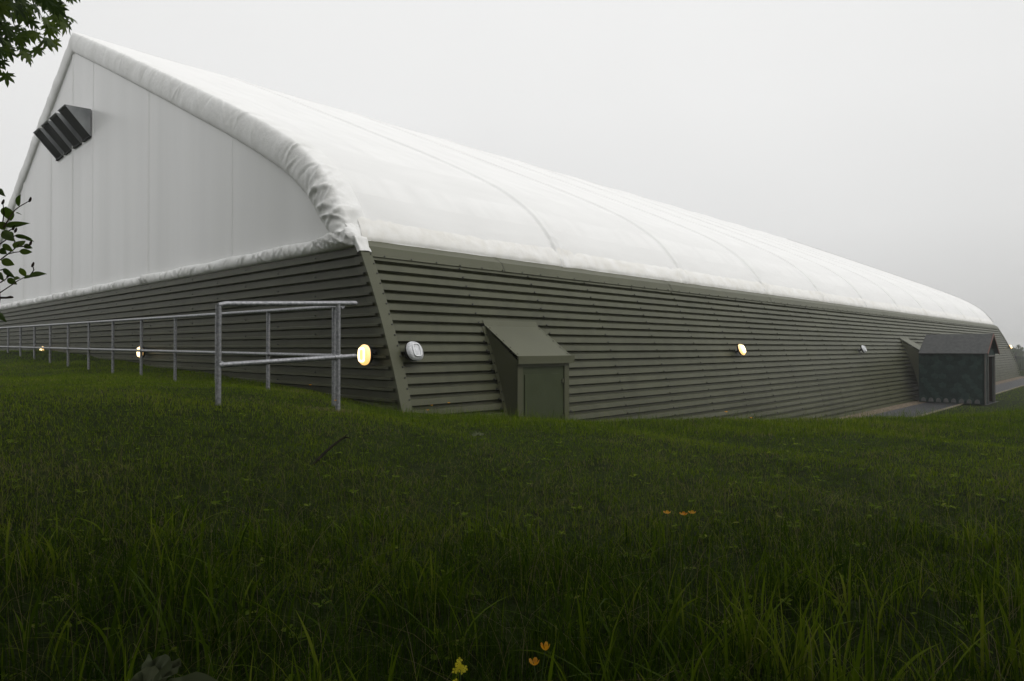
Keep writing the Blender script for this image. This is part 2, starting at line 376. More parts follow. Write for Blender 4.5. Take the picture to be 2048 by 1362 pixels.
for u in np.arange(6.0, U1, .5): disc(b, W(u, Vw(1.345) + n1 * .026, 1.347), W(0, n1, n2), .013, .009, 1)
b.build('eave_flashing', [M['flash'], M['screw']], hall)
b = MB()
for q in range(3):
    p0, p1 = EF[q], EF[q + 1]; b.add([W(U0, 2 * VR - p0[0], p0[1]), W(U0, 2 * VR - p1[0], p1[1]), W(U1, 2 * VR - p1[0], p1[1]), W(U1, 2 * VR - p0[0], p0[1])], [(0, 1, 2, 3)])
b.build('eave_flashing', M['flash'], hall)

# roof profile (outer), eave to ridge
RP = np.array([(8.60, 1.60), (8.66, 1.80), (8.92, 2.22), (9.35, 2.72), (10.05, 3.25), (10.80, 3.68), (11.8, 4.18), (13.1, 4.79), (16.8, 6.47), (20.1, 7.95), (23.4, 9.40)])
def catmull(P, n):
    out_ = []; P = [2 * P[0] - P[1]] + list(P) + [2 * P[-1] - P[-2]]
    for i in range(1, len(P) - 2):
        for t in np.linspace(0, 1, n, endpoint=False):
            a, b_, c, d = P[i - 1], P[i], P[i + 1], P[i + 2]
            out_.append(.5 * ((2 * b_) + (-a + c) * t + (2 * a - 5 * b_ + 4 * c - d) * t * t + (-a + 3 * b_ - 3 * c + d) * t ** 3))
    out_.append(P[-2]); return np.array(out_)
RC = catmull(RP, 20)
sl = np.concatenate([[0], np.cumsum(np.hypot(*np.diff(RC, axis=0).T))]); SL = sl[-1]
def rp(s):
    v, z = np.interp(s, sl, RC[:, 0]), np.interp(s, sl, RC[:, 1])
    a, c = max(s - .05, 0), min(s + .05, SL)
    dv, dz = np.interp(c, sl, RC[:, 0]) - np.interp(a, sl, RC[:, 0]), np.interp(c, sl, RC[:, 1]) - np.interp(a, sl, RC[:, 1])
    l = math.hypot(dv, dz); return v, z, -dz / l, dv / l
ss = np.unique(np.concatenate([np.linspace(0, .7, 15), np.linspace(.7, 4, 26), np.linspace(4, SL, 40)]))
us = []
for k in range(12):
    a = U0 + .1 + k * BAY
    us += [a + d for d in (-.30, -.2, -.15, -.125, -.1, -.075, -.05, 0, .05, .075, .1, .125, .15, .2, .30)]
    if k < 11: us += list(a + np.linspace(.42, BAY - .42, 22))
us = np.array([U0 + .26] + [u for u in us if U0 + .28 <= u <= U1 + .001] + [U1])
def roof_off(u, s):
    f = ((u - U0 - .1) / BAY); k = round(f); d = abs(u - U0 - .1 - k * BAY); fr = f - math.floor(f)
    o = -.045 * math.sin(math.pi * fr) ** 2 * min(1, s / 1.2) * (1 if s < SL - 2 else (SL - s) / 2 * .7 + .3)
    if k > 0: o += .030 * (1 - sst((d - .07) / .05)) - .022 * math.exp(-((d - .14) / .025) ** 2)
    if s < 1.6:   # folds fanning from the arch feet
        amp = math.exp(-(d / .55) ** 2) * math.exp(-((s - .35) / .5) ** 2)
        o += .035 * amp * noise.noise(Vector((u * 6 - s * 5 * (1 if u > U0 + .1 + k * BAY else -1), s * 2.5, k * 7.3)))
        o += .012 * noise.noise(Vector((u * 2.5, s * 6, 3))) * math.exp(-s / .5)
    o += .004 * noise.noise(Vector((u * .9, s * .9, 0)))
    return o
def roof(sign, name):
    b = MB(); P = []
    S_ = ss if sign > 0 else ss[::3]
    U_ = us if sign > 0 else us[::3]
    if sign < 0: U_ = np.append(U_, U1); S_ = np.append(S_, SL)
    for s in S_:
        v, z, nv, nzz = rp(s); row = []
        for u in U_:
            o = roof_off(u, s); zz = z; vv = v
            row.append(W(u, vv + nv * o if sign > 0 else 2 * VR - vv - nv * o, zz + nzz * o))
        P.append(row)
    for i in range(len(P) - 1):
        sm_ = (S_[i] + S_[i + 1]) / 2; b.grid([P[i], P[i + 1]], 1 if (.3 < sm_ < .95 or 1.6 < sm_ < 2.75) else 0)
    return b.build(name, [M['roof'], M['roof_low']], hall)
roof(1, 'roof'); roof(-1, 'roof')
# hem: pleated lower edge lying over the flashing
b = MB(); P = []; hu = np.unique(np.concatenate([np.arange(U0 + .17, U1, .07)]))
for t in np.linspace(0, 1, 9):
    row = []
    for u in hu:
        f = (u - U0 - .1) / BAY; d = abs(u - U0 - .1 - round(f) * BAY)
        drop = .035 * math.exp(-(d / .5) ** 2) + .014 * noise.noise(Vector((u * 1.7, 0, 4))) + .006 * noise.noise(Vector((u * 9, 0, 4)))
        s = .42 * t; v, z, nv, nzz = rp(s)
        o = .016 + .006 * noise.noise(Vector((u * 5 + t * 3 * math.sin(u), t * 2.2, 9))) + .03 * math.exp(-(d / .45) ** 2) * abs(noise.noise(Vector((u * 9, t * 3, 2)))) - .02 * t ** 4 + roof_off(u, s)
        if t == 0: o -= .012
        row.append(W(u, v + nv * o + (.02 if t == 0 else 0), z + nzz * o - (drop + .015) * (1 - t)))
    P.append(row)
b.grid(P); b.build('roof_hem', M['hem'], hall)

# gable fabric
def inner(v):       # underside line of arch cover on the gable
    vv = v if v <= VR else 2 * VR - v
    return float(np.interp(vv, [8.4, 9.25, 9.47, 9.92, 10.74, 12.65, 17.1, VR], [1.3, 1.72, 2.25, 2.70, 3.22, 4.13, 6.16, 9.05]))
def gable(u, name, n=60):
    b = MB(); vs_ = np.linspace(8.8, 2 * VR - 8.8, n); P = []
    for t in np.linspace(0, 1, 10): P.append([W(u + .004 * math.sin(v * 1.7 + 2 * t), v, 1.42 + (inner(v) + .25 - 1.42) * t) for v in vs_])
    b.grid(P); return b.build(name, M['gable'], hall)
gable(U0 + .05, 'gable_fabric', 120); gable(U1 - .05, 'gable_fabric')
for v, wd in ((VR + .12, .045), (17.15, .055), (29.8, .055), (12.7, .018), (21.5, .018), (26, .02), (35.5, .02)):
    b = MB(); n = 40; z0, z1 = 1.6, inner(v) + .1; P = []
    for i in range(n):
        z = z0 + (z1 - z0) * i / (n - 1); k = .004 * noise.noise(Vector((v, z * 2, 0))) + (.02 * noise.noise(Vector((v, z * 9, 5))) * (wd > .03) if z < 2.1 else 0)
        P.append([W(U0 + .058, v - wd * 2.2, z), W(U0 + (.030 if wd > .03 else .041), v - wd * .7 + k, z), W(U0 + (.030 if wd > .03 else .041), v + wd * .7 + k, z), W(U0 + .058, v + wd * 2.2, z)])
    b.grid(P); b.build('fabric_seam', M['seam'], hall)

# padded, creased covers along the arch edge and along the top of the end wall
random.seed(11)
def folds(Ltot, n, hot):
    F = []
    for i in range(n):
        s0 = random.choice(hot) + random.gauss(0, .35) if random.random() < .62 else random.uniform(0, Ltot)
        F.append((s0, random.uniform(0, 1), random.choice((-1, 1)) * random.uniform(.2, 2.2), random.uniform(.018, .06), random.uniform(-.02, .045), random.uniform(.15, .5)))
    return F
def fold_disp(F, s, t):
    o = 0
    for s0, t0, k, wd, am, ln in F:
        ds = s - s0
        if abs(ds) > 1.6: continue
        x = ds - k * (t - t0) * .55
        if abs(x) > wd * 3: continue
        o += am * math.exp(-(x / wd) ** 2) * math.exp(-((t - t0) / ln) ** 2)
    return o
def arch_cover(sign, step, nth, seed):
    random.seed(seed); F = folds(SL, 170, [.1, .2, .35, .5, .7, .9, 1.2, 1.5, 4.3, 7.6, 11.5, 2.2]); b = MB(); P = []
    for s in np.arange(-.03, SL + .001, step):
        v, z, nv, nzz = rp(min(max(s, 0), SL)); row = []
        if s < 0: v += s * .25; z += s
        if s > SL - .25: q = (SL - s) / .25; nv *= max(q, 0); l = math.hypot(nv, nzz); nv /= l; nzz /= l
        if s < .9: wq = .70 + .30 * max(s, 0) / .9
        else: wq = 1
        wq *= .94
        puff = 1 + .10 * math.sin(s * 2.2 + .6 * math.sin(s * 1.3)) * .5
        fw0 = (.10 + .07 * math.exp(-(s / 3.0) ** 2)) * puff
        low = .02 * noise.noise(Vector((s * 1.6, seed, 0)))
        for j in range(nth + 1):
            t = j / nth; env = math.sin(math.pi * min(1, t * 1.05)) if t < .95 else .1
            d = fold_disp(F, s, t) * env * (.55 if s > 3 else 1.0) + .010 * noise.noise(Vector((s * 4, t * 3, seed))) * env + low * env
            if t < .3: q = t / .3; depth = .016 * (1 - q) ** .5 + .0 ; base = U0 + .36 - .31 * q; kn, ku = 1, .2
            else:
                ph = math.pi / 2 - math.pi * (t - .3) / .7
                depth = -.30 + .30 * math.sin(ph) ; base = U0 + .05 - fw0 * max(math.cos(ph), 0) ** .75; kn, ku = max(math.sin(ph), 0) * .8, .3 + .7 * math.cos(ph)
            if j == 0: depth = -.03
            vv = v + nv * (depth * wq + d * kn); zz = z + nzz * (depth * wq + d * kn); uu = base - d * ku
            if j == nth: uu = U0 + .06
            if sign < 0: vv = 2 * VR - vv
            row.append(W(uu, vv, zz))
        P.append(row)
    b.grid(P)
    return b.build('arch_cover', M['cover'], hall)
arch_cover(1, .03, 30, 5); arch_cover(-1, .05, 18, 6)
# far arch edge
b = MB(); P = []
for s in np.arange(0, SL, .25):
    v, z, nv, nzz = rp(s); P.append([W(U1 + .18 * math.sin(th) - .05, v + nv * (-.2 + .22 * math.cos(th)), z + nzz * (-.2 + .22 * math.cos(th))) for th in np.linspace(0, math.pi, 9)])
b.grid(P); b.build('arch_cover', M['cover'], hall)
# roll along the top of the end wall
random.seed(21); LL = 2 * (VR - 8.5); F = []
for i in range(420): F.append((random.uniform(0, LL), random.uniform(0, 1), random.uniform(-1.2, 1.2), random.uniform(.012, .035), random.uniform(-.012, .035), random.uniform(.25, .7)))
for c in (17.15 - 8.5, VR + .12 - 8.5, 29.8 - 8.5):
    for i in range(10): F.append((c + random.gauss(0, .12), random.uniform(0, 1), random.uniform(-.5, .5), .02, .035, .5))
for i in range(46): F.append((random.uniform(0, 1.1) ** 1.2, random.uniform(0, 1), -random.uniform(.6, 2.6), random.uniform(.015, .035), random.uniform(-.02, .05), random.uniform(.25, .7)))
F.sort(); b = MB(); P = []; F0 = np.array([f[0] for f in F])
for s in np.arange(-.05, LL + .05, .024):
    i0, i1 = np.searchsorted(F0, s - .8), np.searchsorted(F0, s + .8); row = []
    v = 8.5 + s; big = (1 + .65 * math.exp(-(s / .8) ** 2)) * (1 if s > .10 else max(.05, (s + .05) / .15) ** .5)
    for j in range(13):
        t = j / 12; th = math.pi * t
        d = fold_disp(F[i0:i1], s, t) * math.sin(th)
        row.append(W(U0 + .04 - (.115 * math.sin(th) ** .6) * big - d, v, 1.575 + .115 * math.cos(th) * (1 if t > .5 else big) + d * .5 + .012 * math.sin(v * 3.1) * (t < .5)))
    P.append(row)
b.grid(P); b.build('base_cover', M['cover'], hall)
# white tail of the cover folding down over the corner
b = MB(); P = []
for t in np.linspace(0, 1, 18):
    z = 1.385 + .60 * t; sx_ = max(z - 1.60, 0) * 1.12
    if z < 1.6: vv = Vw(min(z, 1.5)) + max(z - 1.5, 0) * .5; nvv, nz2 = wall_n(1.4)
    else: vv, z, nvv, nz2 = rp(sx_)
    row = []; hgt = .026 + .014 * min(1, t * 3) - .085 * sst((t - .45) / .5); ul_ = U0 - .035 - .03 * float(sst(t * 2.0))
    for a_ in np.linspace(0, 1, 12):
        u = ul_ + (U0 + .17 - .05 * t - ul_) * a_; w_ = .014 * noise.noise(Vector((u * 16, z * 11, 1))) + .01 * math.sin(math.pi * a_)
        row.append(W(u, vv + nvv * (hgt + w_), z + nz2 * (hgt + w_)))
    P.append([W(ul_ + .01, vv + .05, z - .003)] + row + [W(U0 + .17, vv + .05, z)])
b.grid(P); b.build('corner_fold', M['cover'], hall)

# exhaust cowls high on the gable
for i in range(4):
    v0 = 21.62 + .955 * i; v1 = v0 + .70; zt, zb = 6.66, 5.90; uo = U0 - .60; uw = U0 + .03
    c = MB(); th = .02
    c.add([W(uw, v0, zt), W(uo, v0, zt - .03), W(uw, v0, zb), W(uw, v0 + th, zt), W(uo, v0 + th, zt - .03), W(uw, v0 + th, zb)], [(0, 1, 2), (3, 5, 4), (1, 4, 5, 2), (0, 3, 4, 1)])
    c.add([W(uw, v1, zt), W(uo, v1, zt - .03), W(uw, v1, zb), W(uw, v1 - th, zt), W(uo, v1 - th, zt - .03), W(uw, v1 - th, zb)], [(0, 2, 1), (3, 4, 5), (1, 2, 5, 4), (0, 1, 4, 3)])
    c.add([W(uw, v0 - .004, zt + .004), W(uo - .01, v0 - .004, zt - .026), W(uo - .01, v1 + .004, zt - .026), W(uw, v1 + .004, zt + .004),
           W(uw, v0 - .004, zt - .012), W(uo - .01, v0 - .004, zt - .042), W(uo - .01, v1 + .004, zt - .042), W(uw, v1 + .004, zt - .012)],
          [(0, 1, 2, 3), (4, 7, 6, 5), (1, 5, 6, 2), (0, 4, 5, 1), (3, 2, 6, 7)])
    o = c.build('exhaust_cowl', M['cowl'], hall)
    g2 = MB(); g2.add([W(uo + .05, v0 + th, zt - .07), W(uo + .05, v1 - th, zt - .07), W(uw, v1 - th, zb + .03), W(uw, v0 + th, zb + .03)], [(0, 1, 2, 3)])
    g2.box(W(uw - .01, (v0 + v1) / 2, zb + .0), (W(1, 0, 0), W(0, 1, 0), (0, 0, 1)), (.03, .35, .02))
    gg = g2.build('cowl_grille', M['cowl_in'], None, off=hall.location); gg.parent = o

# door housings standing out of the leaning wall
def housing(ul, wdt, off_label=None):
    ur = ul + wdt; VF = 7.12; zt = -.20; zh = .335; vh = Vw(zh) - .035
    root = MB()
    def sidepanel(u, s):
        zs = np.linspace(ZB, zh, 16); inn = [W(u, Vw(z) - .01, z) for z in zs]; 
        poly = inn + [W(u, VF, zt), W(u, VF, ZB)]
        root.add(poly, [tuple(range(len(poly)))] if s > 0 else [tuple(range(len(poly)))[::-1]])
        for z0, z1 in zip(zs[:-1], zs[1:]):      # flange on the wall
            q = []
            for z in (z0, z1):
                nv, nzz = wall_n(z); q.append((Vw(z) + nv * .012, z + nzz * .012))
            root.add([W(u, q[0][0], q[0][1]), W(u - s * .07, q[0][0], q[0][1]), W(u - s * .07, q[1][0], q[1][1]), W(u, q[1][0], q[1][1])], [(0, 1, 2, 3)])
        for z in np.arange(ZB + .1, zh, pitch):
            nv, nzz = wall_n(z); disc(root, W(u - s * .04, Vw(z) + nv * .014, z + nzz * .014), W(0, nv, nzz), .013, .009, 1)
    sidepanel(ul, 1); sidepanel(ur, -1)
    # front surround
    for a, c in ((ul, ul + .12), (ur - .12, ur)):
        root.box(W((a + c) / 2, VF + .02, (ZB + zt) / 2), (W(1, 0, 0), W(0, 1, 0), (0, 0, 1)), ((c - a) / 2, .02, (zt - ZB) / 2))
    root.box(W((ul + ur) / 2, VF + .022, zt - .05), (W(1, 0, 0), W(0, 1, 0), (0, 0, 1)), ((ur - ul) / 2 - .12, .02, .05))
    hs = root.build('door_housing', [M['flash'], M['screw']], hall)
    # sloping lid
    r = MB(); a, c = ul - .02, ur + .02
    d = Vector((0, VF - .04 - vh, zt + .045 - zh)); 
    def lp(u, t, h): return W(u, vh + d.y * t, zh + d.z * t + h)
    r.add([lp(a, 0, 0), lp(c, 0, 0), lp(c, 1, 0), lp(a, 1, 0), lp(a, 0, .014), lp(c, 0, .014), lp(c, 1, .014), lp(a, 1, .014)],
          [(0, 1, 2, 3), (4, 7, 6, 5), (0, 4, 5, 1), (1, 5, 6, 2), (2, 6, 7, 3), (3, 7, 4, 0)])
    nv, nzz = wall_n(zh + .05)   # upstand flashing on the wall
    r.add([W(a, vh + .01, zh + .006), W(c, vh + .01, zh + .006), W(c, Vw(zh + .11) + nv * .008, zh + .11), W(a, Vw(zh + .11) + nv * .008, zh + .11)], [(0, 1, 2, 3)])
    r.box(W((a + c) / 2 + .01, VF - .05, zt + .01), (W(1, 0, 0), W(0, 1, 0), (0, 0, 1)), ((c - a) / 2 + .035, .012, .062))
    r.add([lp(c - .03, 0, .018), lp(c - .03, 1, .018), lp(c + .002, 1, .018), lp(c + .002, 0, .018)], [(0, 1, 2, 3)])
    for k in range(5):
        t = .08 + .21 * k; disc(r, lp(a + .04, t, .015), (0, 0, 1), .009, .008, 1); disc(r, lp(c - .05, t, .019), (0, 0, 1), .009, .008, 1)
    rr = r.build('lid', [M['flash'], M['screw']], None, off=hall.location); rr.parent = hs
    dd = MB(); dd.box(W((ul + ur) / 2, VF + .03, (ZB + zt - .1) / 2), (W(1, 0, 0), W(0, 1, 0), (0, 0, 1)), ((ur - ul) / 2 - .13, .012, (zt - .1 - ZB) / 2))
    dd.box(W((ul + ur) / 2 - .02, VF + .012, (ZB + zt - .22) / 2), (W(1, 0, 0), W(0, 1, 0), (0, 0, 1)), ((ur - ul) / 2 - .19, .008, (zt - .22 - ZB) / 2))
    do = dd.build('door', M['door'], None, off=hall.location); do.parent = hs
    for z in (zt - .36, zt - .95, zt - 1.6):
        h = MB(); h.tube([W(ur - .135, VF - .012, z - .06), W(ur - .135, VF - .012, z + .06)], .012, 8); h.box(W(ur - .155, VF - .002, z + .02), (W(1, 0, 0), W(0, 1, 0), (0, 0, 1)), (.03, .006, .03))
        ho = h.build('hinge', M['flash'], None, off=hall.location); ho.parent = hs
    return hs
housing(7.60, 1.25); housing(31.55, 1.25)

# ---------------------------------------------------------------- wall lamps
def make_lamp(lit):
    """local: wall at y=0, light faces -y"""
    r = thing('wall_lamp', (0, 0, 0), 'x', 'wall lamp', 'oval bulkhead lamps on the ribbed walls')
    def sup(a, b_, n=28, e=2.3):
        P = []
        for k in range(n):
            t = 2 * math.pi * k / n; c, s = math.cos(t), math.sin(t)
            P.append((a * math.copysign(abs(c) ** (2 / e), c), b_ * math.copysign(abs(s) ** (2 / e), s)))
        return P
    def loft(levels):
        m = MB(); m.grid([[(p[0], y, p[1]) for p in sup(a, b_)] for y, a, b_ in levels], 0, True, True)
        m.add([(p[0], levels[-1][0], p[1]) for p in sup(levels[-1][1], levels[-1][2])], [tuple(range(28))[::-1]], 0, True)
        return m
    bd = loft([(-.085, .10, .10), (-.095, .135, .135), (-.135, .14, .14), (-.145, .135, .135)]); bd.build('body', M['lamp_body'], r)
    br = MB(); br.box((0, -.035, 0), ((1, 0, 0), (0, 1, 0), (0, 0, 1)), (.03, .055, .02)); br.box((0, .01, 0), ((1, 0, 0), (0, 1, 0), (0, 0, 1)), (.06, .012, .05)); br.build('bracket', M['lamp_body'], r)
    ln = loft([(-.138, .140, .142), (-.147, .143, .145), (-.156, .130, .132), (-.165, .126, .128), (-.185, .105, .108), (-.193, .06, .062)]); ln.build('lens', M['lens_on' if lit else 'lens_off'], r)
    tb = MB(); pts = [(x, -.192 - .004 * (1 - (abs(z) / .09)), z) for x, z in [(p[0] * .062 / .1, p[1] * .09 / .1) for p in sup(.1, .1, 20, 4)]]
    pts = pts + [pts[0], pts[1]]; tb.tube(pts, .013, 8, caps=False); tb.build('tube', M['tube_on' if lit else 'tube_off'], r)
    return r
la = {}
def place_lamp(u, v, lit, face, label, z=-.10):
    if lit in la: r = copy_tree(la[lit])
    else: r = make_lamp(lit); la[lit] = r
    if face == 'end': r.location = W(U0 - .012, v, z); r.rotation_euler = (0, 0, math.atan2(-UX, UY))
    else:
        nv, nzz = wall_n(z); r.location = W(u, Vw(z) + nv * .01, z)
        n = W(0, nv, nzz); y = -n.normalized(); x = Vector((UX, UY, 0)); zz = x.cross(y)
        r.rotation_euler = Matrix((x, y, zz)).transposed().to_euler()
    if face == 'end':
        x = Vector((-VX, -VY, 0)); y = Vector((UX, UY, 0)); r.rotation_euler = Matrix((x, y, Vector((0, 0, 1)))).transposed().to_euler()
    r['label'] = label
place_lamp(0, 8.04, True, 'end', 'lit warm oval wall lamp on the end wall right beside the corner flashing')
place_lamp(0, 16.95, True, 'end', 'lit wall lamp on the end wall seen behind the middle of the long handrail')
place_lamp(0, 25.95, True, 'end', 'small lit wall lamp farthest left on the end wall')
place_lamp(5.93, 0, False, 'side', 'large unlit clear wall lamp on the side wall next to the corner')
place_lamp(16.1, 0, True, 'side', 'lit wall lamp halfway along the long side wall')
place_lamp(25.6, 0, False, 'side', 'small unlit white wall lamp on the side wall just before the shingled shed')
place_lamp(57.6, 0, True, 'side', 'tiny lit wall lamp at the far end of the side wall', z=.0)

# ---------------------------------------------------------------- handrails
rr_ = .0245
far = thing('handrail', W(4.17, 6.73, -.62), 'long galvanised two bar handrail running left along the end wall', 'handrail', 'galvanised tube handrails')
def rz(v): return .457 + .012 * (v - 6.7) * .55
pv = [6.73 + 1.545 * k for k in range(17)]
b = MB(); b.tube([W(4.17, 6.55, rz(6.55))] + [W(4.17, v, rz(v)) for v in pv], rr_, 12); b.build('top_rail', M['galv'], far)
b = MB(); b.tube([W(4.17, 6.6, rz(6.6) - .55)] + [W(4.17, v, rz(v) - .55 - .0) for v in pv], rr_ * .95, 12); b.build('mid_rail', M['galv'], far)
for v in pv:
    p = W(4.17, v, 0); b = MB(); b.tube([W(4.17, v, gz(p.x, p.y) - .25), W(4.17, v, rz(v) - .01)], rr_, 12)
    b.box(W(4.17, v, rz(v) - .55), (W(1, 0, 0), W(0, 1, 0), (0, 0, 1)), (.027, .032, .028)) if False else b.tube([W(4.17, v - .045, rz(v) - .55), W(4.17, v + .045, rz(v) - .55)], rr_ * 1.22, 12)
    b.build('post', M['galv'], far)
near = thing('handrail', (-2.62, 6.15, -.5), 'short thick galvanised handrail standing in the grass nearest the camera', 'handrail', 'galvanised tube handrails')
A = Vector((-2.645, 6.15, .392)); B = Vector((-1.777, 6.97, .452)); D = (B - A); E = A + D * 1.165
r2 = .0255
b = MB(); b.tube([A + Vector((0, 0, -.012)), A + D * .06 + Vector((0, 0, .002)), B, E], r2, 14, round_end=True); b.build('top_rail', M['galv'], near)
dn = Vector((0, 0, -.55)); b = MB(); b.tube([A + dn, B + dn + Vector((0, 0, .0)), E + dn], r2 * .96, 14, round_end=True); b.build('mid_rail', M['galv'], near)
for p in (A, B):
    b = MB(); b.tube([(p.x, p.y, gz(p.x, p.y) - .25), (p.x, p.y, p.z - .005)], r2, 14)
    b.tube([p + dn + D * (.0 if p is A else -.035), p + dn + D * .035], r2 * 1.25, 12); b.build('post', M['galv'], near)

# ---------------------------------------------------------------- shingled shed in front of the far door
ZS = float(zlow(31.5)) + .03
shed = thing('shed', W(31.9, 5.8, ZS), 'dark green shingle clad shed with grey felt gable roof against the side wall', 'shed')
ua, ub, va, vb = 30.15, 32.3, 4.72, 6.86     # va = door end
ze, zr = -.16, .50; um = (ua + ub) / 2
ax = (W(1, 0, 0), W(0, 1, 0), Vector((0, 0, 1)))
b = MB(); b.box(W(ua + .03, (va + vb) / 2, (ZS + ze) / 2), ax, (.03, (vb - va) / 2 - .0, (ze - ZS) / 2))
b.box(W(ub - .03, (va + vb) / 2, (ZS + ze) / 2), ax, (.03, (vb - va) / 2, (ze - ZS) / 2))
b.add([W(ua, va + .06, ze), W(ub, va + .06, ze), W(um, va + .06, zr - .03)], [(0, 1, 2)]); 
b.add([W(ua, vb, ZS), W(ub, vb, ZS), W(ub, vb, ze), W(um, vb, zr - .03), W(ua, vb, ze)], [(0, 1, 2, 3, 4)])
b.build('wall', M['shingle'], shed)
# scalloped shingles on the long wall
b = MB(); rows_ = 11; dh = (ze - ZS - .05) / rows_; random.seed(3)
for r in range(rows_):
    z0 = ZS + .06 + r * dh; nt_ = 8; wt = (vb - va - .14) / nt_
    for k in range(-1, nt_ + 1):
        c = va + .10 + (k + .5 + .5 * (r % 2)) * wt; out_ = ua - .004 - .004 * ((k + r) % 2) - .003
        pts = []
        for q in range(11):
            t = math.pi * q / 10; pts.append((c - wt * .47 * math.cos(t), z0 + dh * .55 - dh * .62 * math.sin(t) ** .8))
        pts = [(min(max(v, va + .08), vb), z) for v, z in pts]
        top = z0 + dh * 1.25
        if pts[-1][0] - pts[0][0] < .05: continue
        poly = [W(out_ - .006, v, z) for v, z in pts] + [W(out_ + .004, pts[-1][0], min(top, ze - .01)), W(out_ + .004, pts[0][0], min(top, ze - .01))]
        back = [p + W(.008, 0, 0) for p in poly]; n_ = len(poly)
        b.add(poly + back, [tuple(range(n_))] + [(i, i + n_, (i + 1) % n_ + n_, (i + 1) % n_) for i in range(n_)], random.choice((0, 0, 1)))
b.build('shingles', [M['shingle'], M['shingle3']], shed)
b = MB()     # grey inverted scallops along the foot
for k in range(8):
    c = va + .24 + k * (vb - va - .30) / 7.4; pts = []
    for q in range(9):
        t = math.pi * q / 8; pts.append(W(ua - .022, c - .085 * math.cos(t), ZS + .02 + .16 * math.sin(t) ** .7))
    b.add(pts + [p + W(.02, 0, 0) for p in pts], [tuple(range(9))] + [(i, i + 9, i + 10, i + 1) for i in range(8)])
b.build('scallop_trim', M['shingle2'], shed)
b = MB(); ov = .14; th = .03
for s, u_e in ((1, ua), (-1, ub)):
    dz = (zr - ze) / (um - ua); ue = u_e - s * ov; zE = ze - ov * dz + .01
    sag = lambda v: 0
    a = [W(ue, va - .10, zE), W(ue, vb - .02, zE), W(um, vb - .02, zr), W(um, va - .10, zr)]
    b.add(a + [p + Vector((0, 0, th)) for p in a], [(0, 1, 2, 3), (4, 7, 6, 5), (0, 4, 5, 1), (2, 6, 7, 3), (0, 3, 7, 4), (1, 5, 6, 2)], 0)
    for f in (.22, .62):
        p0 = a[3].lerp(a[0], f) + Vector((0, 0, th + .003)); p1 = a[2].lerp(a[1], f) + Vector((0, 0, th + .003)); q = (a[0] - a[3]).normalized() * .012
        b.add([p0, p1, p1 + q, p0 + q], [(0, 1, 2, 3)], 1)
b.build('roof', [M['felt'], M['felt_line']], shed)
b = MB()
for s, u_e in ((1, ua), (-1, ub)):
    dz = (zr - ze) / (um - ua); ue = u_e - s * ov; zE = ze - ov * dz + .01
    p0, p1 = W(ue, va - .115, zE + .0), W(um, va - .115, zr); d_ = (p1 - p0); b.box((p0 + p1) / 2 + Vector((0, 0, .0)), (d_, W(0, 1, 0), d_.cross(W(0, 1, 0))), (d_.length / 2 + .01, .012, .04))
b.build('barge_board', M['copper'], shed)
b = MB(); b.box(W(ua + .24, va + .03, (ZS + ze) / 2), ax, (.24, .03, (ze - ZS) / 2)); b.box(W(ub - .19, va + .03, (ZS + ze) / 2), ax, (.19, .03, (ze - ZS) / 2))
b.box(W((ua + ub) / 2, va + .028, ze - .02), ax, ((ub - ua) / 2 - .3, .028, .10)); b.build('front_wall', M['shingle'], shed)
b = MB()
for u in (ua + .48, ub - .38): b.box(W(u, va + .0, (ZS + ze - .12) / 2), ax, (.035, .04, (ze - .12 - ZS) / 2))
b.box(W((ua + ub) / 2 + .05, va - .0, ze - .15), ax, ((ub - ua) / 2 - .43, .038, .03))
for u in (ua - .01, ua + .08): b.box(W(u, va - .005, (ZS + ze) / 2), ax, (.02, .02, (ze - ZS) / 2))
b.build('door_frame', M['greywood'], shed)
b = MB(); b.box(W(ub - .07, (va + vb) / 2, (ZS + ze) / 2), ax, (.008, (vb - va) / 2 - .08, (ze - ZS) / 2)); b.box(W(um, vb - .12, (ZS + ze) / 2), ax, ((ub - ua) / 2 - .08, .01, (ze - ZS) / 2 - .03))
b.build('lining', M['wood'], shed)

# ---------------------------------------------------------------- far fence and hazy bushes
fz = lambda p: float(gz(p.x, p.y))
fence = thing('metal_fence', (40, 50, fz(Vector((40, 50, 0)))), 'grey metal bar fence across the field beyond the far end of the hall', 'fence')
FA, FB = Vector((33, 58, 0)), Vector((75, 44, 0)); n = 17
for k in range(n):
    p = FA.lerp(FB, k / (n - 1)); z = fz(p); b = MB(); b.box((p.x, p.y, z + .62), ((1, 0, 0), (0, 1, 0), (0, 0, 1)), (.045, .045, .66)); b.build('post', M['fence'], fence)
    if k < n - 1:
        q = FA.lerp(FB, (k + 1) / (n - 1)); b = MB(); dd_ = (q - p)
        for h in (.22, 1.12): b.tube([(p.x, p.y, z + h), (q.x, q.y, fz(q) + h)], .035, 6)
        for i in range(1, 20):
            r = p.lerp(q, i / 20); b.tube([(r.x, r.y, z + .08), (r.x, r.y, z + 1.3)], .028, 4)
        b.build('panel', M['fence'], fence)

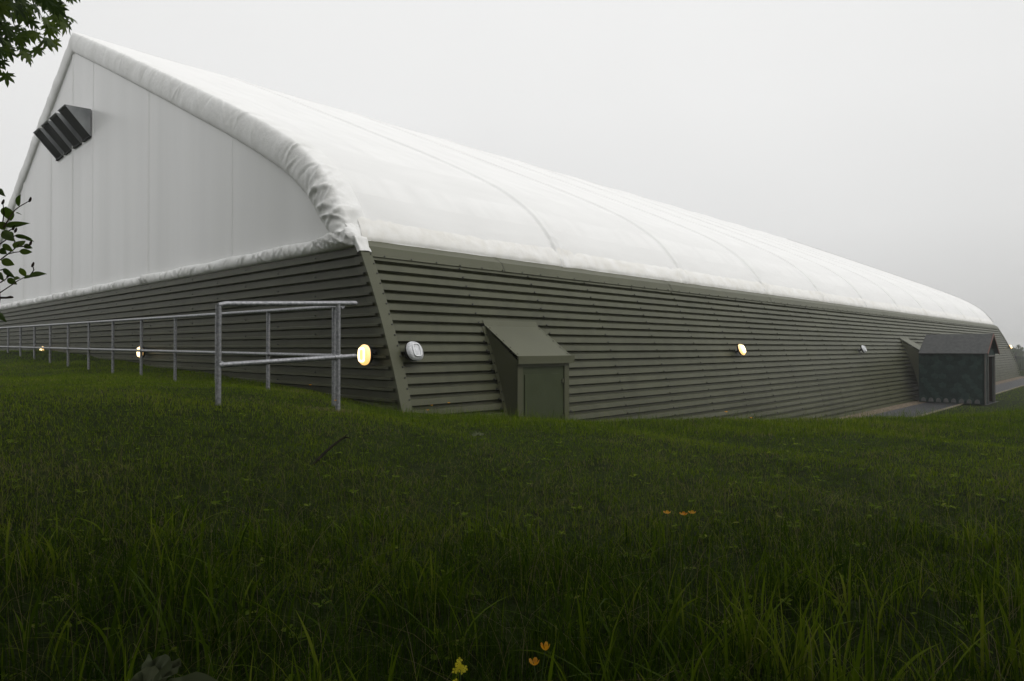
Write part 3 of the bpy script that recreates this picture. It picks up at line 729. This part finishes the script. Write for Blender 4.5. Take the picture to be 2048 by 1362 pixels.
def leaf_cloud(n, sampler, size, seed, flat=.4):
    """n small pointed leaves as two triangles each; returns V,T,tint"""
    r = np.random.default_rng(seed); C = sampler(n, r); n = len(C)
    a = r.normal(size=(n, 3)); a /= np.linalg.norm(a, axis=1)[:, None]; b_ = r.normal(size=(n, 3)); b_ -= (b_ * a).sum(1)[:, None] * a; b_ /= np.linalg.norm(b_, axis=1)[:, None]
    s = (size * r.uniform(.6, 1.3, n))[:, None]
    V = np.stack([C - a * s, C + b_ * s * .45, C + a * s, C - b_ * s * .45], 1).reshape(-1, 3)
    i = np.arange(n)[:, None] * 4; T = np.stack([i + 0, i + 1, i + 2, i + 0, i + 2, i + 3], 1).reshape(-1, 3)
    return V, T, np.repeat(r.uniform(0, 1, n), 4)
def clumps(center, rad, k, cr):
    def f(n, r):
        d = r.normal(size=(k, 3)); d /= np.linalg.norm(d, axis=1)[:, None]; c = np.array(center) + d * np.array(rad) * r.uniform(.35, 1, (k, 1))
        w_ = r.integers(0, k, n); return c[w_] + r.normal(size=(n, 3)) * cr * .5
    return f
bushes = [(82.5, 112, 2.35, 3.0, 'hazy round bush just right of the far end of the hall', 1), (96, 118, 2.2, 5, 'wide hazy bush at the right edge of the photo beyond the fence', 2),
          (104, 112, 2.2, 4, 'low hazy bush behind the fence beyond the right edge', 3), (150, 190, 3.4, 14, 'broad dim tree far off past the hall at the right', 4), (170, 190, 3.2, 12, 'dim distant tree farthest right', 5)]
for x, y, h, wd, lab, sd_ in bushes:
    z = fz(Vector((x, y, 0))); t = thing('bush' if y < 150 else 'tree', (x, y, z), lab, 'bush' if y < 150 else 'tree', 'hazy bushes and trees beyond the fence')
    V, T, ti = leaf_cloud(3500, clumps((x, y, z + h * .55), (wd * .5, wd * .5, h * .42), 26, h * .13), .13 * h / 3, sd_); np_mesh('foliage', V, T, M['farleaf'], ti, off=t.location, parent=t)
    b = MB(); b.tube([(x, y, z - .1), (x + .1, y, z + h * .35), (x, y, z + h * .7)], [.1, .07, .02], 7); b.build('trunk' if y > 150 else 'stem', M['bark'], t)

# ---------------------------------------------------------------- maple at the upper left
def maple_leaf():
    lob = [(-90, .12), (-62, .42), (-40, .28), (-12, .80), (-4, .60), (8, .88), (16, .55), (24, .36), (38, .74), (50, 1.0), (58, .72), (70, .5), (78, .8), (90, 1.18), (102, .8), (110, .5), (122, .72), (130, 1.0), (142, .74), (156, .36), (164, .55), (172, .88), (184, .60), (192, .80), (220, .28), (242, .42)]
    P = [(0, 0, 0)]
    for a, r in lob: x, y = r * math.cos(R(a)), r * math.sin(R(a)); P.append((x, y + .1, -.18 * (x * x) - .12 * y * y))
    n_ = len(lob); return np.array(P), np.array([(0, i + 1, (i + 1) % n_ + 1) for i in range(n_)])
LP, LT = maple_leaf()
def inst(LP_, LT_, C, DIR, NRM, SZ, tint):
    """place leaf prototypes: DIR = towards tip, NRM = face normal"""
    DIR = DIR / np.linalg.norm(DIR, axis=1)[:, None]; NRM = NRM - (NRM * DIR).sum(1)[:, None] * DIR; NRM /= np.linalg.norm(NRM, axis=1)[:, None]
    X = np.cross(DIR, NRM); V = C[:, None, :] + SZ[:, None, None] * (LP_[None, :, 0:1] * X[:, None, :] + LP_[None, :, 1:2] * DIR[:, None, :] + LP_[None, :, 2:3] * NRM[:, None, :])
    T = (LT_[None] + (np.arange(len(C)) * len(LP_))[:, None, None]).reshape(-1, 3)
    return V.reshape(-1, 3), T, np.repeat(tint, len(LP_))
mt = Vector((-8.0, 2.6, gz(-8.0, 2.6)))
maple = thing('maple_tree', mt, 'maple tree with drooping lobed leaves hanging into the upper left corner', 'tree')
cc = np.array((-6.72, 4.1, 4.95)); cr = np.array((4.1, 4.0, 3.6))
b = MB(); b.tube([mt + Vector((0, 0, -.3)), mt + Vector((.05, .05, 1.2)), mt + Vector((.2, .3, 2.6)), mt + Vector((.4, .8, 4.5)), mt + Vector((.6, 1.2, 7))], [.24, .19, .16, .11, .04], 14)
b.build('trunk', M['bark'], maple)
r = np.random.default_rng(5); b = MB(); tips = []
for k in range(46):
    d = r.normal(size=3); d /= np.linalg.norm(d); d[2] = d[2] * .9
    tip = cc + d * cr * r.uniform(.8, .97); st = mt + Vector((.2, .4, r.uniform(2.2, 5.6))); tv = Vector(tip)
    mid = st.lerp(tv, .5) + Vector((0, 0, .35)); b.tube([st, st.lerp(mid, .5) + Vector((0, 0, .1)), mid, mid.lerp(tv, .55), tv], [.055, .04, .026, .014, .004], 6)
    tips.append((np.array(mid), tip))
b.build('branch', M['bark'], maple)
n = 12000; d = r.normal(size=(n, 3)); d /= np.linalg.norm(d, axis=1)[:, None]
rr = r.uniform(.55, 1.0, n) ** .6
C = cc + d * cr * rr[:, None]
cl = r.integers(0, len(tips), n); tt = r.uniform(.3, 1, n)
CB = np.array([tips[i][0] * (1 - t) + tips[i][1] * t for i, t in zip(cl, tt)]) + r.normal(size=(n, 3)) * .22
C = np.where((r.uniform(size=n) < .5)[:, None], C, CB)
Cx = cc + r.uniform(-1, 1, (60000, 3)) * cr; Cx = Cx[(Cx[:, 0] > -5.9) & (Cx[:, 2] < 4.3)]; qx = (((Cx - cc) / cr) ** 2).sum(1); Cx = Cx[(qx < 1.0) & (qx > .62)]
kx = vnoise(Cx[:, 0] + Cx[:, 1], Cx[:, 2], 2.4, 3) > .16; C = np.concatenate([C, Cx[kx][:5200]])
q = ((C - cc) / cr); C = C[(q ** 2).sum(1) < 1.02]
n = len(C); q = (C - cc) / cr
DIR = q * .6 + np.array((.25, .0, -.9)) + r.normal(size=(n, 3)) * .35; NR = q * .5 + np.array((.2, -.5, .5)) + r.normal(size=(n, 3)) * .5
V, T, ti = inst(LP, LT, C, DIR, NR, r.uniform(.07, .11, n), r.uniform(0, 1, n)); np_mesh('crown', V, T, M['maple'], ti, off=mt, parent=maple)

# unseen trees added behind the camera to shade the long grass
for x, y, sd_, hh, lab in ((2.2, -4.6, 51, 8.5, 'broad unseen tree added to shade the tall grass'), (-4.6, -4.2, 52, 8, 'unseen tree added for shade behind the maple'), (9.5, -4.5, 53, 8.5, 'unseen tree added to shade the right part of the grass')):
    z = gz(x, y); t = thing('tree', (x, y, z), lab, 'tree', 'unseen trees added for shade')
    V, T, ti = leaf_cloud(26000, clumps((x, y + .6, z + hh * .62), (4.4, 4.3, hh * .34), 70, 1.5), .13, sd_); np_mesh('crown', V, T, M['farleaf'], ti, off=t.location, parent=t)
    b = MB(); b.tube([(x, y, z - .2), (x + .1, y, z + hh * .35), (x, y + .2, z + hh * .8)], [.22, .17, .05], 10); b.build('trunk', M['bark'], t)

z = gz(-1.5, -3.0); t = thing('tree', (-1.5, -3.0, z), 'low spreading unseen tree added to shade the tall grass', 'tree', 'unseen trees added for shade')  # added out of view; its overhanging crown darkens the front grass
def shade_canopy(n, r):
    q = r.normal(size=(n, 3)); q /= np.linalg.norm(q, axis=1)[:, None]; q *= r.uniform(.3, 1, n)[:, None] ** .6
    C = np.array((.3, -1.0, 4.3)) + q * np.array((7.5, 3.1, 2.5)); k = vnoise(C[:, 0] + 20, C[:, 1] + 20 + C[:, 2], .9, 6) > .22; return C[k & (C[:, 2] > .56 * C[:, 1] + .5)]
V, T, ti = leaf_cloud(42000, shade_canopy, .13, 61); np_mesh('crown', V, T, M['farleaf'], ti, off=t.location, parent=t)
b = MB(); b.tube([(-1.5, -3.0, z - .2), (-1.4, -2.9, 1.2), (-.8, -2.2, 3.2), (.3, -1.2, 5)], [.2, .16, .11, .04], 10); b.build('trunk', M['bark'], t)

# ---------------------------------------------------------------- sapling at the left edge
def px(x, y, Y): return Vector(((x - 1024) / 1365 * Y, Y, (695 - y) / 1365 * Y))
def cpx(cx, cy, Y=2.5): return px(cx / 4.006, 380 + cy / 4.006, Y)
sx = -1.885; sap = thing('sapling', (sx - .02, 2.5, gz(sx, 2.5)), 'young red stemmed sapling with pointed green leaves at the left edge', 'sapling')
b = MB(); b.tube([(sx - .14, 2.5, gz(sx, 2.5) - .05), (sx - .06, 2.5, -.2), (sx + .004, 2.5, .18), (sx - .005, 2.5, .3), (sx - .03, 2.5, .62), (sx - .06, 2.52, .95)], [.009, .007, .006, .005, .004, .0015], 8); b.build('stem', M['redstem'], sap)
b = MB(); buds = MB(); random.seed(4)
tw = [[(0, 820), (45, 790), (95, 757), (140, 725), (190, 700), (240, 680)], [(-5, 560), (60, 510), (110, 470), (150, 430)], [(-5, 430), (60, 385), (120, 362), (200, 375)], [(20, 300), (70, 220), (110, 160), (150, 128), (200, 100), (232, 80)],
      [(60, 510), (110, 498), (155, 492)], [(0, 740), (40, 715), (62, 690)], [(150, 450), (200, 450), (240, 430)], [(240, 680), (268, 640), (258, 600)], [(40, 340), (90, 310), (120, 326)], [(0, 640), (30, 632)], [(15, 260), (25, 180), (15, 95)], [(100, 370), (108, 400), (115, 440)]]
for t in tw: 
    n_ = len(t); b.tube([cpx(x, y, 2.5 + .05 * math.sin(i + t[0][1])) for i, (x, y) in enumerate(t)], [.0024 - .0013 * i / n_ for i in range(n_)], 6)
b.tube([cpx(-5, 862), cpx(50, 862), cpx(85, 856), cpx(102, 858)], [.004, .0038, .005, .003], 6); b.build('twigs', M['twig'], sap)
for x, y in ((232, 80), (15, 98), (60, 690), (258, 602), (118, 326), (238, 430), (100, 305)):
    p = cpx(x, y); b = MB(); b.tube([p + Vector((-.004, 0, -.006)), p, p + Vector((.003, 0, .008)), p + Vector((.004, 0, .013))], [.002, .0045, .0035, .0008], 6); b.build('bud', M['twig'], sap)
lv = [(135, 125, 145, 35, 52), (40, 130, 75, 250, 95), (35, 285, 215, 260, 48), (122, 180, 170, 190, 22), (-10, 250, 28, 320, 70), (110, 362, 245, 385, 34), (200, 388, 256, 402, 26), (105, 462, 195, 395, 75), (185, 440, 250, 462, 40),
      (148, 490, 256, 495, 45), (15, 432, 97, 490, 46), (-5, 470, 45, 510, 50), (5, 560, 112, 598, 62), (10, 330, 100, 400, 70), (20, 628, 110, 702, 42), (158, 622, 205, 700, 45), (238, 682, 358, 664, 46), (55, 708, 132, 755, 50), (190, 700, 245, 690, 34),
      (-10, 660, 18, 722, 40), (-15, 985, 40, 1050, 40), (-15, -10, 20, 40, 40), (-40, 420, -120, 500, 60), (-40, 300, -140, 260, 60), (-30, 700, -130, 760, 55), (-50, 150, -130, 90, 60), (-60, 600, -160, 590, 60), (-20, 20, -60, -80, 50), (60, 330, 100, 380, 45), (100, 715, 150, 700, 40)]
lp = []; lt = []
for i in range(9):
    t = i / 8; wd = math.sin(math.pi * t ** .75) ** .9 * .5 * (1 if t < .97 else 0); lp += [(-wd, t, .10 * wd - .1 * t * t), (0, t, -.04 - .1 * t * t), (wd, t, .10 * wd - .1 * t * t)]
for i in range(8):
    for a in (0, 1): k = i * 3 + a; lt += [(k, k + 1, k + 4), (k, k + 4, k + 3)]
lp = np.array(lp); lt = np.array(lt); VV = []; TT = []; ti_ = []; o_ = 0
for i, (x0, y0, x1, y1, wd) in enumerate(lv):
    Y = 2.5 + random.uniform(-.06, .06); p0, p1 = cpx(x0, y0, Y), cpx(x1, y1, Y + random.uniform(-.04, .04)); d = p1 - p0; Ln = d.length; wpx = wd / 4.006 / 1365 * 2.5
    d_ = d.normalized(); nn = Vector((random.uniform(-.3, .3), -1, random.uniform(-.1, .5))); nn = (nn - d_ * nn.dot(d_)).normalized(); X = d_.cross(nn)
    for q in lp: VV.append(p0 + X * (q[0] * wpx * 1.05) + d_ * (q[1] * Ln) + nn * (q[2] * Ln))
    TT.append(lt + o_); o_ += len(lp); ti_ += [random.random()] * len(lp)
np_mesh('leaves', np.array([tuple(v) for v in VV]), np.concatenate(TT), M['sapleaf'], ti_, off=sap.location, parent=sap, smooth=True)

# ---------------------------------------------------------------- grass
def blades(x, y, h, wd, lean, az, tint, seg, zoff=0):
    """ribbon blades; h height, lean = horizontal reach / height"""
    n = len(x); z0 = terrain(x, y) + zoff - .006; ts = np.linspace(0, 1, seg + 1)
    fa = rng.uniform(0, 2 * np.pi, n) * .5 + az + np.pi / 2 * rng.choice([-1, 1], n) * .6
    wx, wy = np.cos(fa), np.sin(fa); cols = []
    curl = rng.uniform(1.5, 3.0, n)
    for t in ts:
        rch = lean * h * t ** curl; up = h * (t - .35 * np.clip(lean, 0, 1.4) * t ** 2.6)
        c = np.stack([x + np.cos(az) * rch, y + np.sin(az) * rch, z0 + up], -1)
        w_ = wd * (.55 + .9 * t) * (1 - t ** 2.2) if t < 1 else wd * 0
        off = np.stack([wx * w_ * .5, wy * w_ * .5, 0 * x], -1)
        if t < 1: cols += [c - off, c + off]
        else: cols += [c]
    V = np.stack(cols, 1); m = V.shape[1]; tr = []
    for i in range(seg - 1): a = 2 * i; tr += [(a, a + 1, a + 3), (a, a + 3, a + 2)]
    a = 2 * (seg - 1); tr += [(a, a + 1, a + 2)]
    T = (np.array(tr)[None] + (np.arange(n) * m)[:, None, None]).reshape(-1, 3)
    return V.reshape(-1, 3), T, np.repeat(tint, m)
def keep(x, y):
    u, v = UV_of(x, y); inb = (u > U0 - .08) & (v > 7.12 - .0 + 0 * u) & (u < U1)
    # near the corner the bank meets the leaning wall higher up
    zt_ = terrain(x, y); vv = np.polyval(PV, np.clip(zt_, -2.12, 1.4)); inb = (u > U0 - .07) & (v > vv - .05) & (u < U1)
    path = (v > 5.40) & (v < 7.2) & (u > 13); sh = (u > 29.4) & (u < 33.3) & (v > 3.95) & (v < 7.2)
    return ~(inb | path | sh)
def scatter(n, y0, y1, xf, pw=1.0, seed=1):
    r = np.random.default_rng(seed); t = r.uniform(0, 1, n); y = (y0 ** pw + (y1 ** pw - y0 ** pw) * t) ** (1 / pw); x = r.uniform(-1, 1, n) * (xf * y + 1.0); return x, y, r
parts = []
# lawn
x, y, r = scatter(330000, 2.4, 17, .80, .9, 3); k = keep(x, y); x, y = x[k], y[k]; n = len(x)
k = (y < 13.5) | (x < -2); x, y = x[k], y[k]; n = len(x)
pn = vnoise(x, y, 1.1, 2) * .6 + vnoise(x, y, 3.7, 5) * .4
h = r.uniform(.020, .046, n) * (.7 + .7 * pn) * (1 + .45 * (y > 6.5) * (x > -.5))
tint = np.clip(.38 + .48 * pn + r.normal(0, .17, n), 0, .87); dry = (r.uniform(size=n) < .035 + .22 * sst((vnoise(x, y, 2.3, 8) - .62) / .2)); tint = np.where(dry, r.uniform(.9, 1, n), tint)
tint = np.where(((x + 1.78) ** 2 + (y - 6.95) ** 2 < .09) & (r.uniform(size=n) < .6), .97, tint)
parts.append(blades(x, y, h, .0028 * (1 + y * .09) * r.uniform(.7, 1.4, n), np.abs(r.normal(.4, .35, n)), r.uniform(0, 6.28, n), tint, 2))
# seed stalks and longer tufts along the crest of the bank
x, y, r = scatter(16000, 6.6, 10.6, .80, 1, 9); k = keep(x, y) & (x > -1.7); x, y = x[k], y[k]; n = len(x)
h = r.uniform(.07, .16, n) * (.5 + .9 * vnoise(x, y, 1.6, 4)); parts.append(blades(x, y, h, .0030 * r.uniform(.6, 1.3, n), np.abs(r.normal(.3, .25, n)), r.uniform(0, 6.28, n), np.clip(r.normal(.45, .2, n), 0, 1), 3))
# far lower lawn and left lawn
r = np.random.default_rng(12); n = 120000; u = r.uniform(18, 75, n); v = r.uniform(-22, 5.4, n); x = u * UX + v * VX; y = u * UY + v * VY; k = (x / y > .45) & keep(x, y) & (np.abs(x) < y * 1.1); x, y = x[k], y[k]; n = len(x)
parts.append(blades(x, y, r.uniform(.03, .07, n), .012 * r.uniform(.7, 1.4, n), np.abs(r.normal(.4, .3, n)), r.uniform(0, 6.28, n), np.clip(r.normal(.78, .10, n), 0, .87), 2))
r = np.random.default_rng(13); n = 40000; y = r.uniform(9, 30, n); x = -r.uniform(.35, 1.0, n) * y; k = keep(x, y); x, y = x[k], y[k]; n = len(x)
parts.append(blades(x, y, r.uniform(.04, .08, n), .008 * r.uniform(.7, 1.4, n), np.abs(r.normal(.4, .3, n)), r.uniform(0, 6.28, n), np.clip(r.normal(.58, .12, n), 0, .86), 2))
# tall meadow grass in front, blade tint lowered to stand in for shade
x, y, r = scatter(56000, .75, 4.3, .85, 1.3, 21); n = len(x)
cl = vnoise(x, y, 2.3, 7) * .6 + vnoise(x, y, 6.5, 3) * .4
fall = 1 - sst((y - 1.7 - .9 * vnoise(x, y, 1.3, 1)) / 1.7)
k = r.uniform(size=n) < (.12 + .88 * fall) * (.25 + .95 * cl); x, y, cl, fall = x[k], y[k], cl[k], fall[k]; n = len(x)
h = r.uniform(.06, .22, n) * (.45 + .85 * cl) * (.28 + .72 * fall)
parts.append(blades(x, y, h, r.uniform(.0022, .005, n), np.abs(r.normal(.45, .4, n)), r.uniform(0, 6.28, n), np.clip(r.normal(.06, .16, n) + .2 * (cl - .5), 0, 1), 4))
# broad long blades in clumps; darker tints stand in for foreground shade
r = np.random.default_rng(31); X = []; Y_ = []; AZ = []
for c in range(190):
    cy = r.uniform(.9, 3.2) ** 1.0; cx = r.uniform(-1, 1) * (.85 * cy + .4); m = r.integers(8, 30)
    X.append(cx + r.normal(0, .055, m)); Y_.append(cy + r.normal(0, .055, m))
x = np.concatenate(X); y = np.concatenate(Y_); n = len(x)
parts.append(blades(x, y, r.uniform(.09, .34, n) * np.interp(y, [1, 1.8, 3.4], [.95, .9, .45]), r.uniform(.004, .0145, n) * np.interp(y, [1, 3], [1, .75]), np.abs(r.normal(.38, .32, n)), r.uniform(0, 6.28, n), np.clip(np.where(vnoise(x, y, 1.7, 15) > .55, r.normal(.68, .14, n), r.normal(.36, .2, n)), 0, .88), 7))
x, y, r = scatter(700, 6.8, 10.4, .8, 1, 77); k = keep(x, y) & (x > -1.9); x, y = x[k], y[k]; n = len(x)
parts.append(blades(x, y, r.uniform(.12, .30, n), r.uniform(.002, .0035, n), np.abs(r.normal(.3, .3, n)), r.uniform(0, 6.28, n), r.uniform(.5, 1, n), 5))
# dead straw lying in the mown part
x, y, r = scatter(5200, 2.6, 9, .8, 1, 78); k = keep(x, y); x, y = x[k], y[k]; n = len(x)
parts.append(blades(x, y, r.uniform(.015, .035, n), r.uniform(.002, .0038, n), r.uniform(1.5, 4, n), r.uniform(0, 6.28, n), r.uniform(.88, 1, n), 3))
# thin pale stalks
x, y, r = scatter(3600, .9, 4.2, .82, 1.2, 41); n = len(x)
parts.append(blades(x, y, r.uniform(.12, .33, n), r.uniform(.0012, .0022, n), np.abs(r.normal(.7, .5, n)), r.uniform(0, 6.28, n), r.uniform(.86, 1, n), 5))
r = np.random.default_rng(91); WV = []; nW = 620; cx = r.uniform(-1, 1, nW); cy = r.uniform(1.0, 7.5, nW); cx = cx * (.8 * cy + .5); kk = keep(cx, cy); cx, cy = cx[kk], cy[kk]
DI = []; NO = []; CC = []; SZ = []
for a_, b_ in zip(cx, cy):
    m_ = r.integers(4, 9); s_ = r.uniform(.008, .017); z_ = gz(a_, b_) + r.uniform(.015, .05)
    for j in range(m_):
        q = r.uniform(0, 6.28); DI.append((math.cos(q), math.sin(q), r.uniform(-.1, .5))); NO.append((r.normal(0, .2), -.2, 1)); CC.append((a_ + math.cos(q) * s_ * .3, b_ + math.sin(q) * s_ * .3, z_)); SZ.append(s_)
oval = np.array([(0, 0, 0), (-.38, .5, .06), (-.44, 1.1, .08), (-.25, 1.6, .02), (0, 1.8, -.06), (.25, 1.6, .02), (.44, 1.1, .08), (.38, .5, .06)]); ot = np.array([(0, i, i + 1) for i in range(1, 7)])
parts.append(inst(oval, ot, np.array(CC), np.array(DI), np.array(NO), np.array(SZ), np.clip(r.normal(.62, .15, len(SZ)), 0, .9)))
V = []; T = []; ti = []; o_ = 0
for a, t, c in parts: V.append(a); T.append(t + o_); ti.append(c); o_ += len(a)
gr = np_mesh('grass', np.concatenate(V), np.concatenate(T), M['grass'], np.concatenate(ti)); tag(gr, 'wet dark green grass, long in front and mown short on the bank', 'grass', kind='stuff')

# ---------------------------------------------------------------- flowers
def flower(x, y, Y, r_, label, cupped=.6, mt_='petal', stem=.16, tilt=0):
    p = px(x, y, Y); zg = gz(p.x, p.y); t = thing('buttercup', (p.x, p.y, zg), label, 'flower', 'buttercups in the grass')
    b = MB(); bend = random.uniform(-.03, .03); b.tube([(p.x + bend, p.y, zg - .01), (p.x + bend * .8, p.y + .005, zg + (p.z - zg) * .5), (p.x, p.y, p.z)], [.0016, .0013, .0011], 5); b.build('stem', M['stemgreen'], t)
    b = MB(); tin = []
    for k in range(5):
        a0 = 2 * math.pi * k / 5 + tilt; rows = []
        for i in range(5):
            q = i / 4; rad = r_ * (.12 + .88 * math.sin(q * math.pi / 2 * .95)); zz = r_ * cupped * q ** 1.6
            wd = .62 * math.sin(math.pi * (.12 + .76 * q)) ; row = []
            for j in (-1, -.5, 0, .5, 1):
                a = a0 + j * wd; row.append(p + Vector((rad * math.cos(a), rad * math.sin(a), zz + .06 * r_ * (k % 2))))
            rows.append(row)
        b.grid(rows); tin += [random.uniform(0, 1)] * 25
    b.build('petals', M[mt_], t, tint=tin)
    b = MB(); b.tube([p + Vector((0, 0, r_ * .05)), p + Vector((0, 0, r_ * .25)), p + Vector((0, 0, r_ * .34))], [r_ * .22, r_ * .2, r_ * .05], 8); b.build('flower_centre', M['petal' if mt_ == 'petal' else 'rape'], t, tint=[.9] * (8 * 3 + 16)) if False else None
random.seed(17)
flower(1333, 1026, 2.10, .0115, 'orange buttercup standing alone just left of a close pair in the tall grass')
flower(1366, 1029, 2.05, .0120, 'left buttercup of the close orange pair in the tall grass')
flower(1383, 1026, 2.10, .0115, 'right buttercup of the close orange pair in the tall grass')
flower(1090, 1297, 1.35, .0095, 'upper of two yellow buttercups at the bottom of the photo, half open', 1.3)
flower(1068, 1326, 1.32, .0105, 'lower of two yellow buttercups at the bottom of the photo, wide open', .9)
flower(898, 806, 8.2, .017, 'highest of three small buttercups in front of the side wall beside the door housing')
flower(864, 811, 8.3, .016, 'middle of three small buttercups in front of the side wall near the corner')
flower(856, 820, 8.1, .015, 'lowest of three small buttercups in front of the side wall near the corner')
flower(1452, 824, 8.6, .021, 'small buttercup on the bank crest below the lamp halfway along the side wall')
flower(1502, 836, 8.5, .019, 'small buttercup on the bank crest a little right of the one below the side lamp')
flower(621, 770, 6.9, .013, 'tiny yellow buttercup between the handrail posts by the end wall')
flower(671, 801, 6.6, .013, 'tiny yellow buttercup at the foot of the near handrail post')
# cluster of pale yellow cress flowers
p0 = px(921, 1336, 1.28); zg = gz(p0.x, p0.y); t = thing('yellow_cress', (p0.x, p0.y, zg), 'pale yellow flower cluster at the bottom centre of the photo', 'flower')
b = MB(); b.tube([(p0.x, p0.y, zg), (p0.x + .005, p0.y, (zg + p0.z) / 2), tuple(p0)], [.002, .0018, .0012], 6); b.build('stem', M['stemgreen'], t)
b = MB(); tin = []
for k in range(11):
    c = p0 + Vector((random.gauss(0, .007), random.gauss(0, .006), random.gauss(0, .008)))
    for j in range(4):
        a = j * math.pi / 2 + k; d = Vector((math.cos(a), -.3, math.sin(a))).normalized(); s = Vector((-math.sin(a), 0, math.cos(a)))
        b.add([c, c + d * .004 + s * .0025, c + d * .0068, c + d * .004 - s * .0025], [(0, 1, 2, 3)]); tin += [random.random()] * 4
b.build('petals', M['rape'], t, tint=tin)

# broad weeds
def broad(name, x, y, Y, label, leaves, m, cat='plant', group=None):
    p = px(x, y, Y); zg = gz(p.x, p.y); t = thing(name, (p.x, p.y, zg), label, cat, group); VV = []; TT = []; o_ = 0; tn = []
    for az, el, Ln, wd, h in leaves:
        d = Vector((math.cos(az) * math.cos(el), math.sin(az) * math.cos(el), math.sin(el))); nn = (Vector((0, 0, 1)) * .8 + Vector((0, -.5, 0))); nn = (nn - d * nn.dot(d)).normalized(); X = d.cross(nn)
        o = Vector((p.x, p.y, p.z + h))
        for i, q in enumerate(lp):
            wv = .008 * math.sin(i * 1.9) + (.018 * noise.noise(Vector((i * .9, az * 3, Ln * 40))) if m == 'pale' else 0); VV.append(o + X * (q[0] * wd) + d * (q[1] * Ln) + nn * (q[2] * Ln * 1.5 + wv))
        TT.append(lt + o_); o_ += len(lp); tn += [random.random()] * len(lp)
        
    np_mesh('leaves', np.array([tuple(v) for v in VV]), np.concatenate(TT), M[m], tn, off=t.location, parent=t, smooth=True)
    b = MB(); b.tube([(p.x, p.y, zg - .01), (p.x, p.y, p.z)], [.003, .002], 6); b.build('stem', M['stemgreen'], t)
broad('withered_dock', 325, 1352, 1.30, 'pale withered broad leaf crumpled in the bottom left grass', [(2.3, .35, .085, .06, -.01), (.1, .05, .12, .05, -.02), (3.0, .2, .07, .05, -.015), (-.15, .0, .15, .035, -.03), (1.4, .5, .06, .045, -.01)], 'pale')
broad('dock_plant', 955, 870, 5.0, 'small flat pale weed on the mown bank below the door housing', [(.3, .2, .06, .04, 0), (2.5, .2, .06, .04, 0), (1.2, .5, .05, .03, 0)], 'pale')

# dead branch lying on the lawn
def onground(x, y, Y, h): p = px(x, y, Y); return Vector((p.x, p.y, gz(p.x, p.y) + h))
t = thing('dead_branch', onground(640, 920, 4.6, 0), 'dark forked dead stick lying on the mown grass below the handrail', 'stick')
b = MB(); b.tube([px(592, 948, 4.15), px(618, 938, 4.3), px(637, 918, 4.4), px(655, 900, 4.55), px(672, 886, 4.65), px(690, 873, 4.7)], [.003, .006, .0105, .009, .008, .006], 8)
b.tube([px(686, 876, 4.7), px(693, 874, 4.72), px(702, 876, 4.72)], [.006, .005, .002], 6); b.tube([px(690, 873, 4.7), px(695, 868, 4.72)], [.004, .0015], 6)
b.tube([px(618, 938, 4.3), px(600, 930, 4.35), px(585, 934, 4.3)], [.003, .002, .001], 6)
b.build('stick', M['deadwood'], t)

# ---------------------------------------------------------------- haze
bm_ = MB(); bm_.box((0, 720, 4.5), ((1, 0, 0), (0, 1, 0), (0, 0, 1)), (2600, 2600, 9.5))
hz = bm_.build('haze', [bpy.data.materials.new('haze_air')]); tag(hz, kind='stuff', label='thin grey drizzle haze in the air', cat='haze')
m = hz.data.materials[0]; m.use_nodes = True; n_ = m.node_tree.nodes; n_.clear()
mo = n_.new('ShaderNodeOutputMaterial'); pvn = n_.new('ShaderNodeVolumePrincipled'); pvn.inputs['Density'].default_value = .0013; pvn.inputs['Color'].default_value = (.97, .97, .97, 1)
m.node_tree.links.new(pvn.outputs[0], mo.inputs['Volume'])
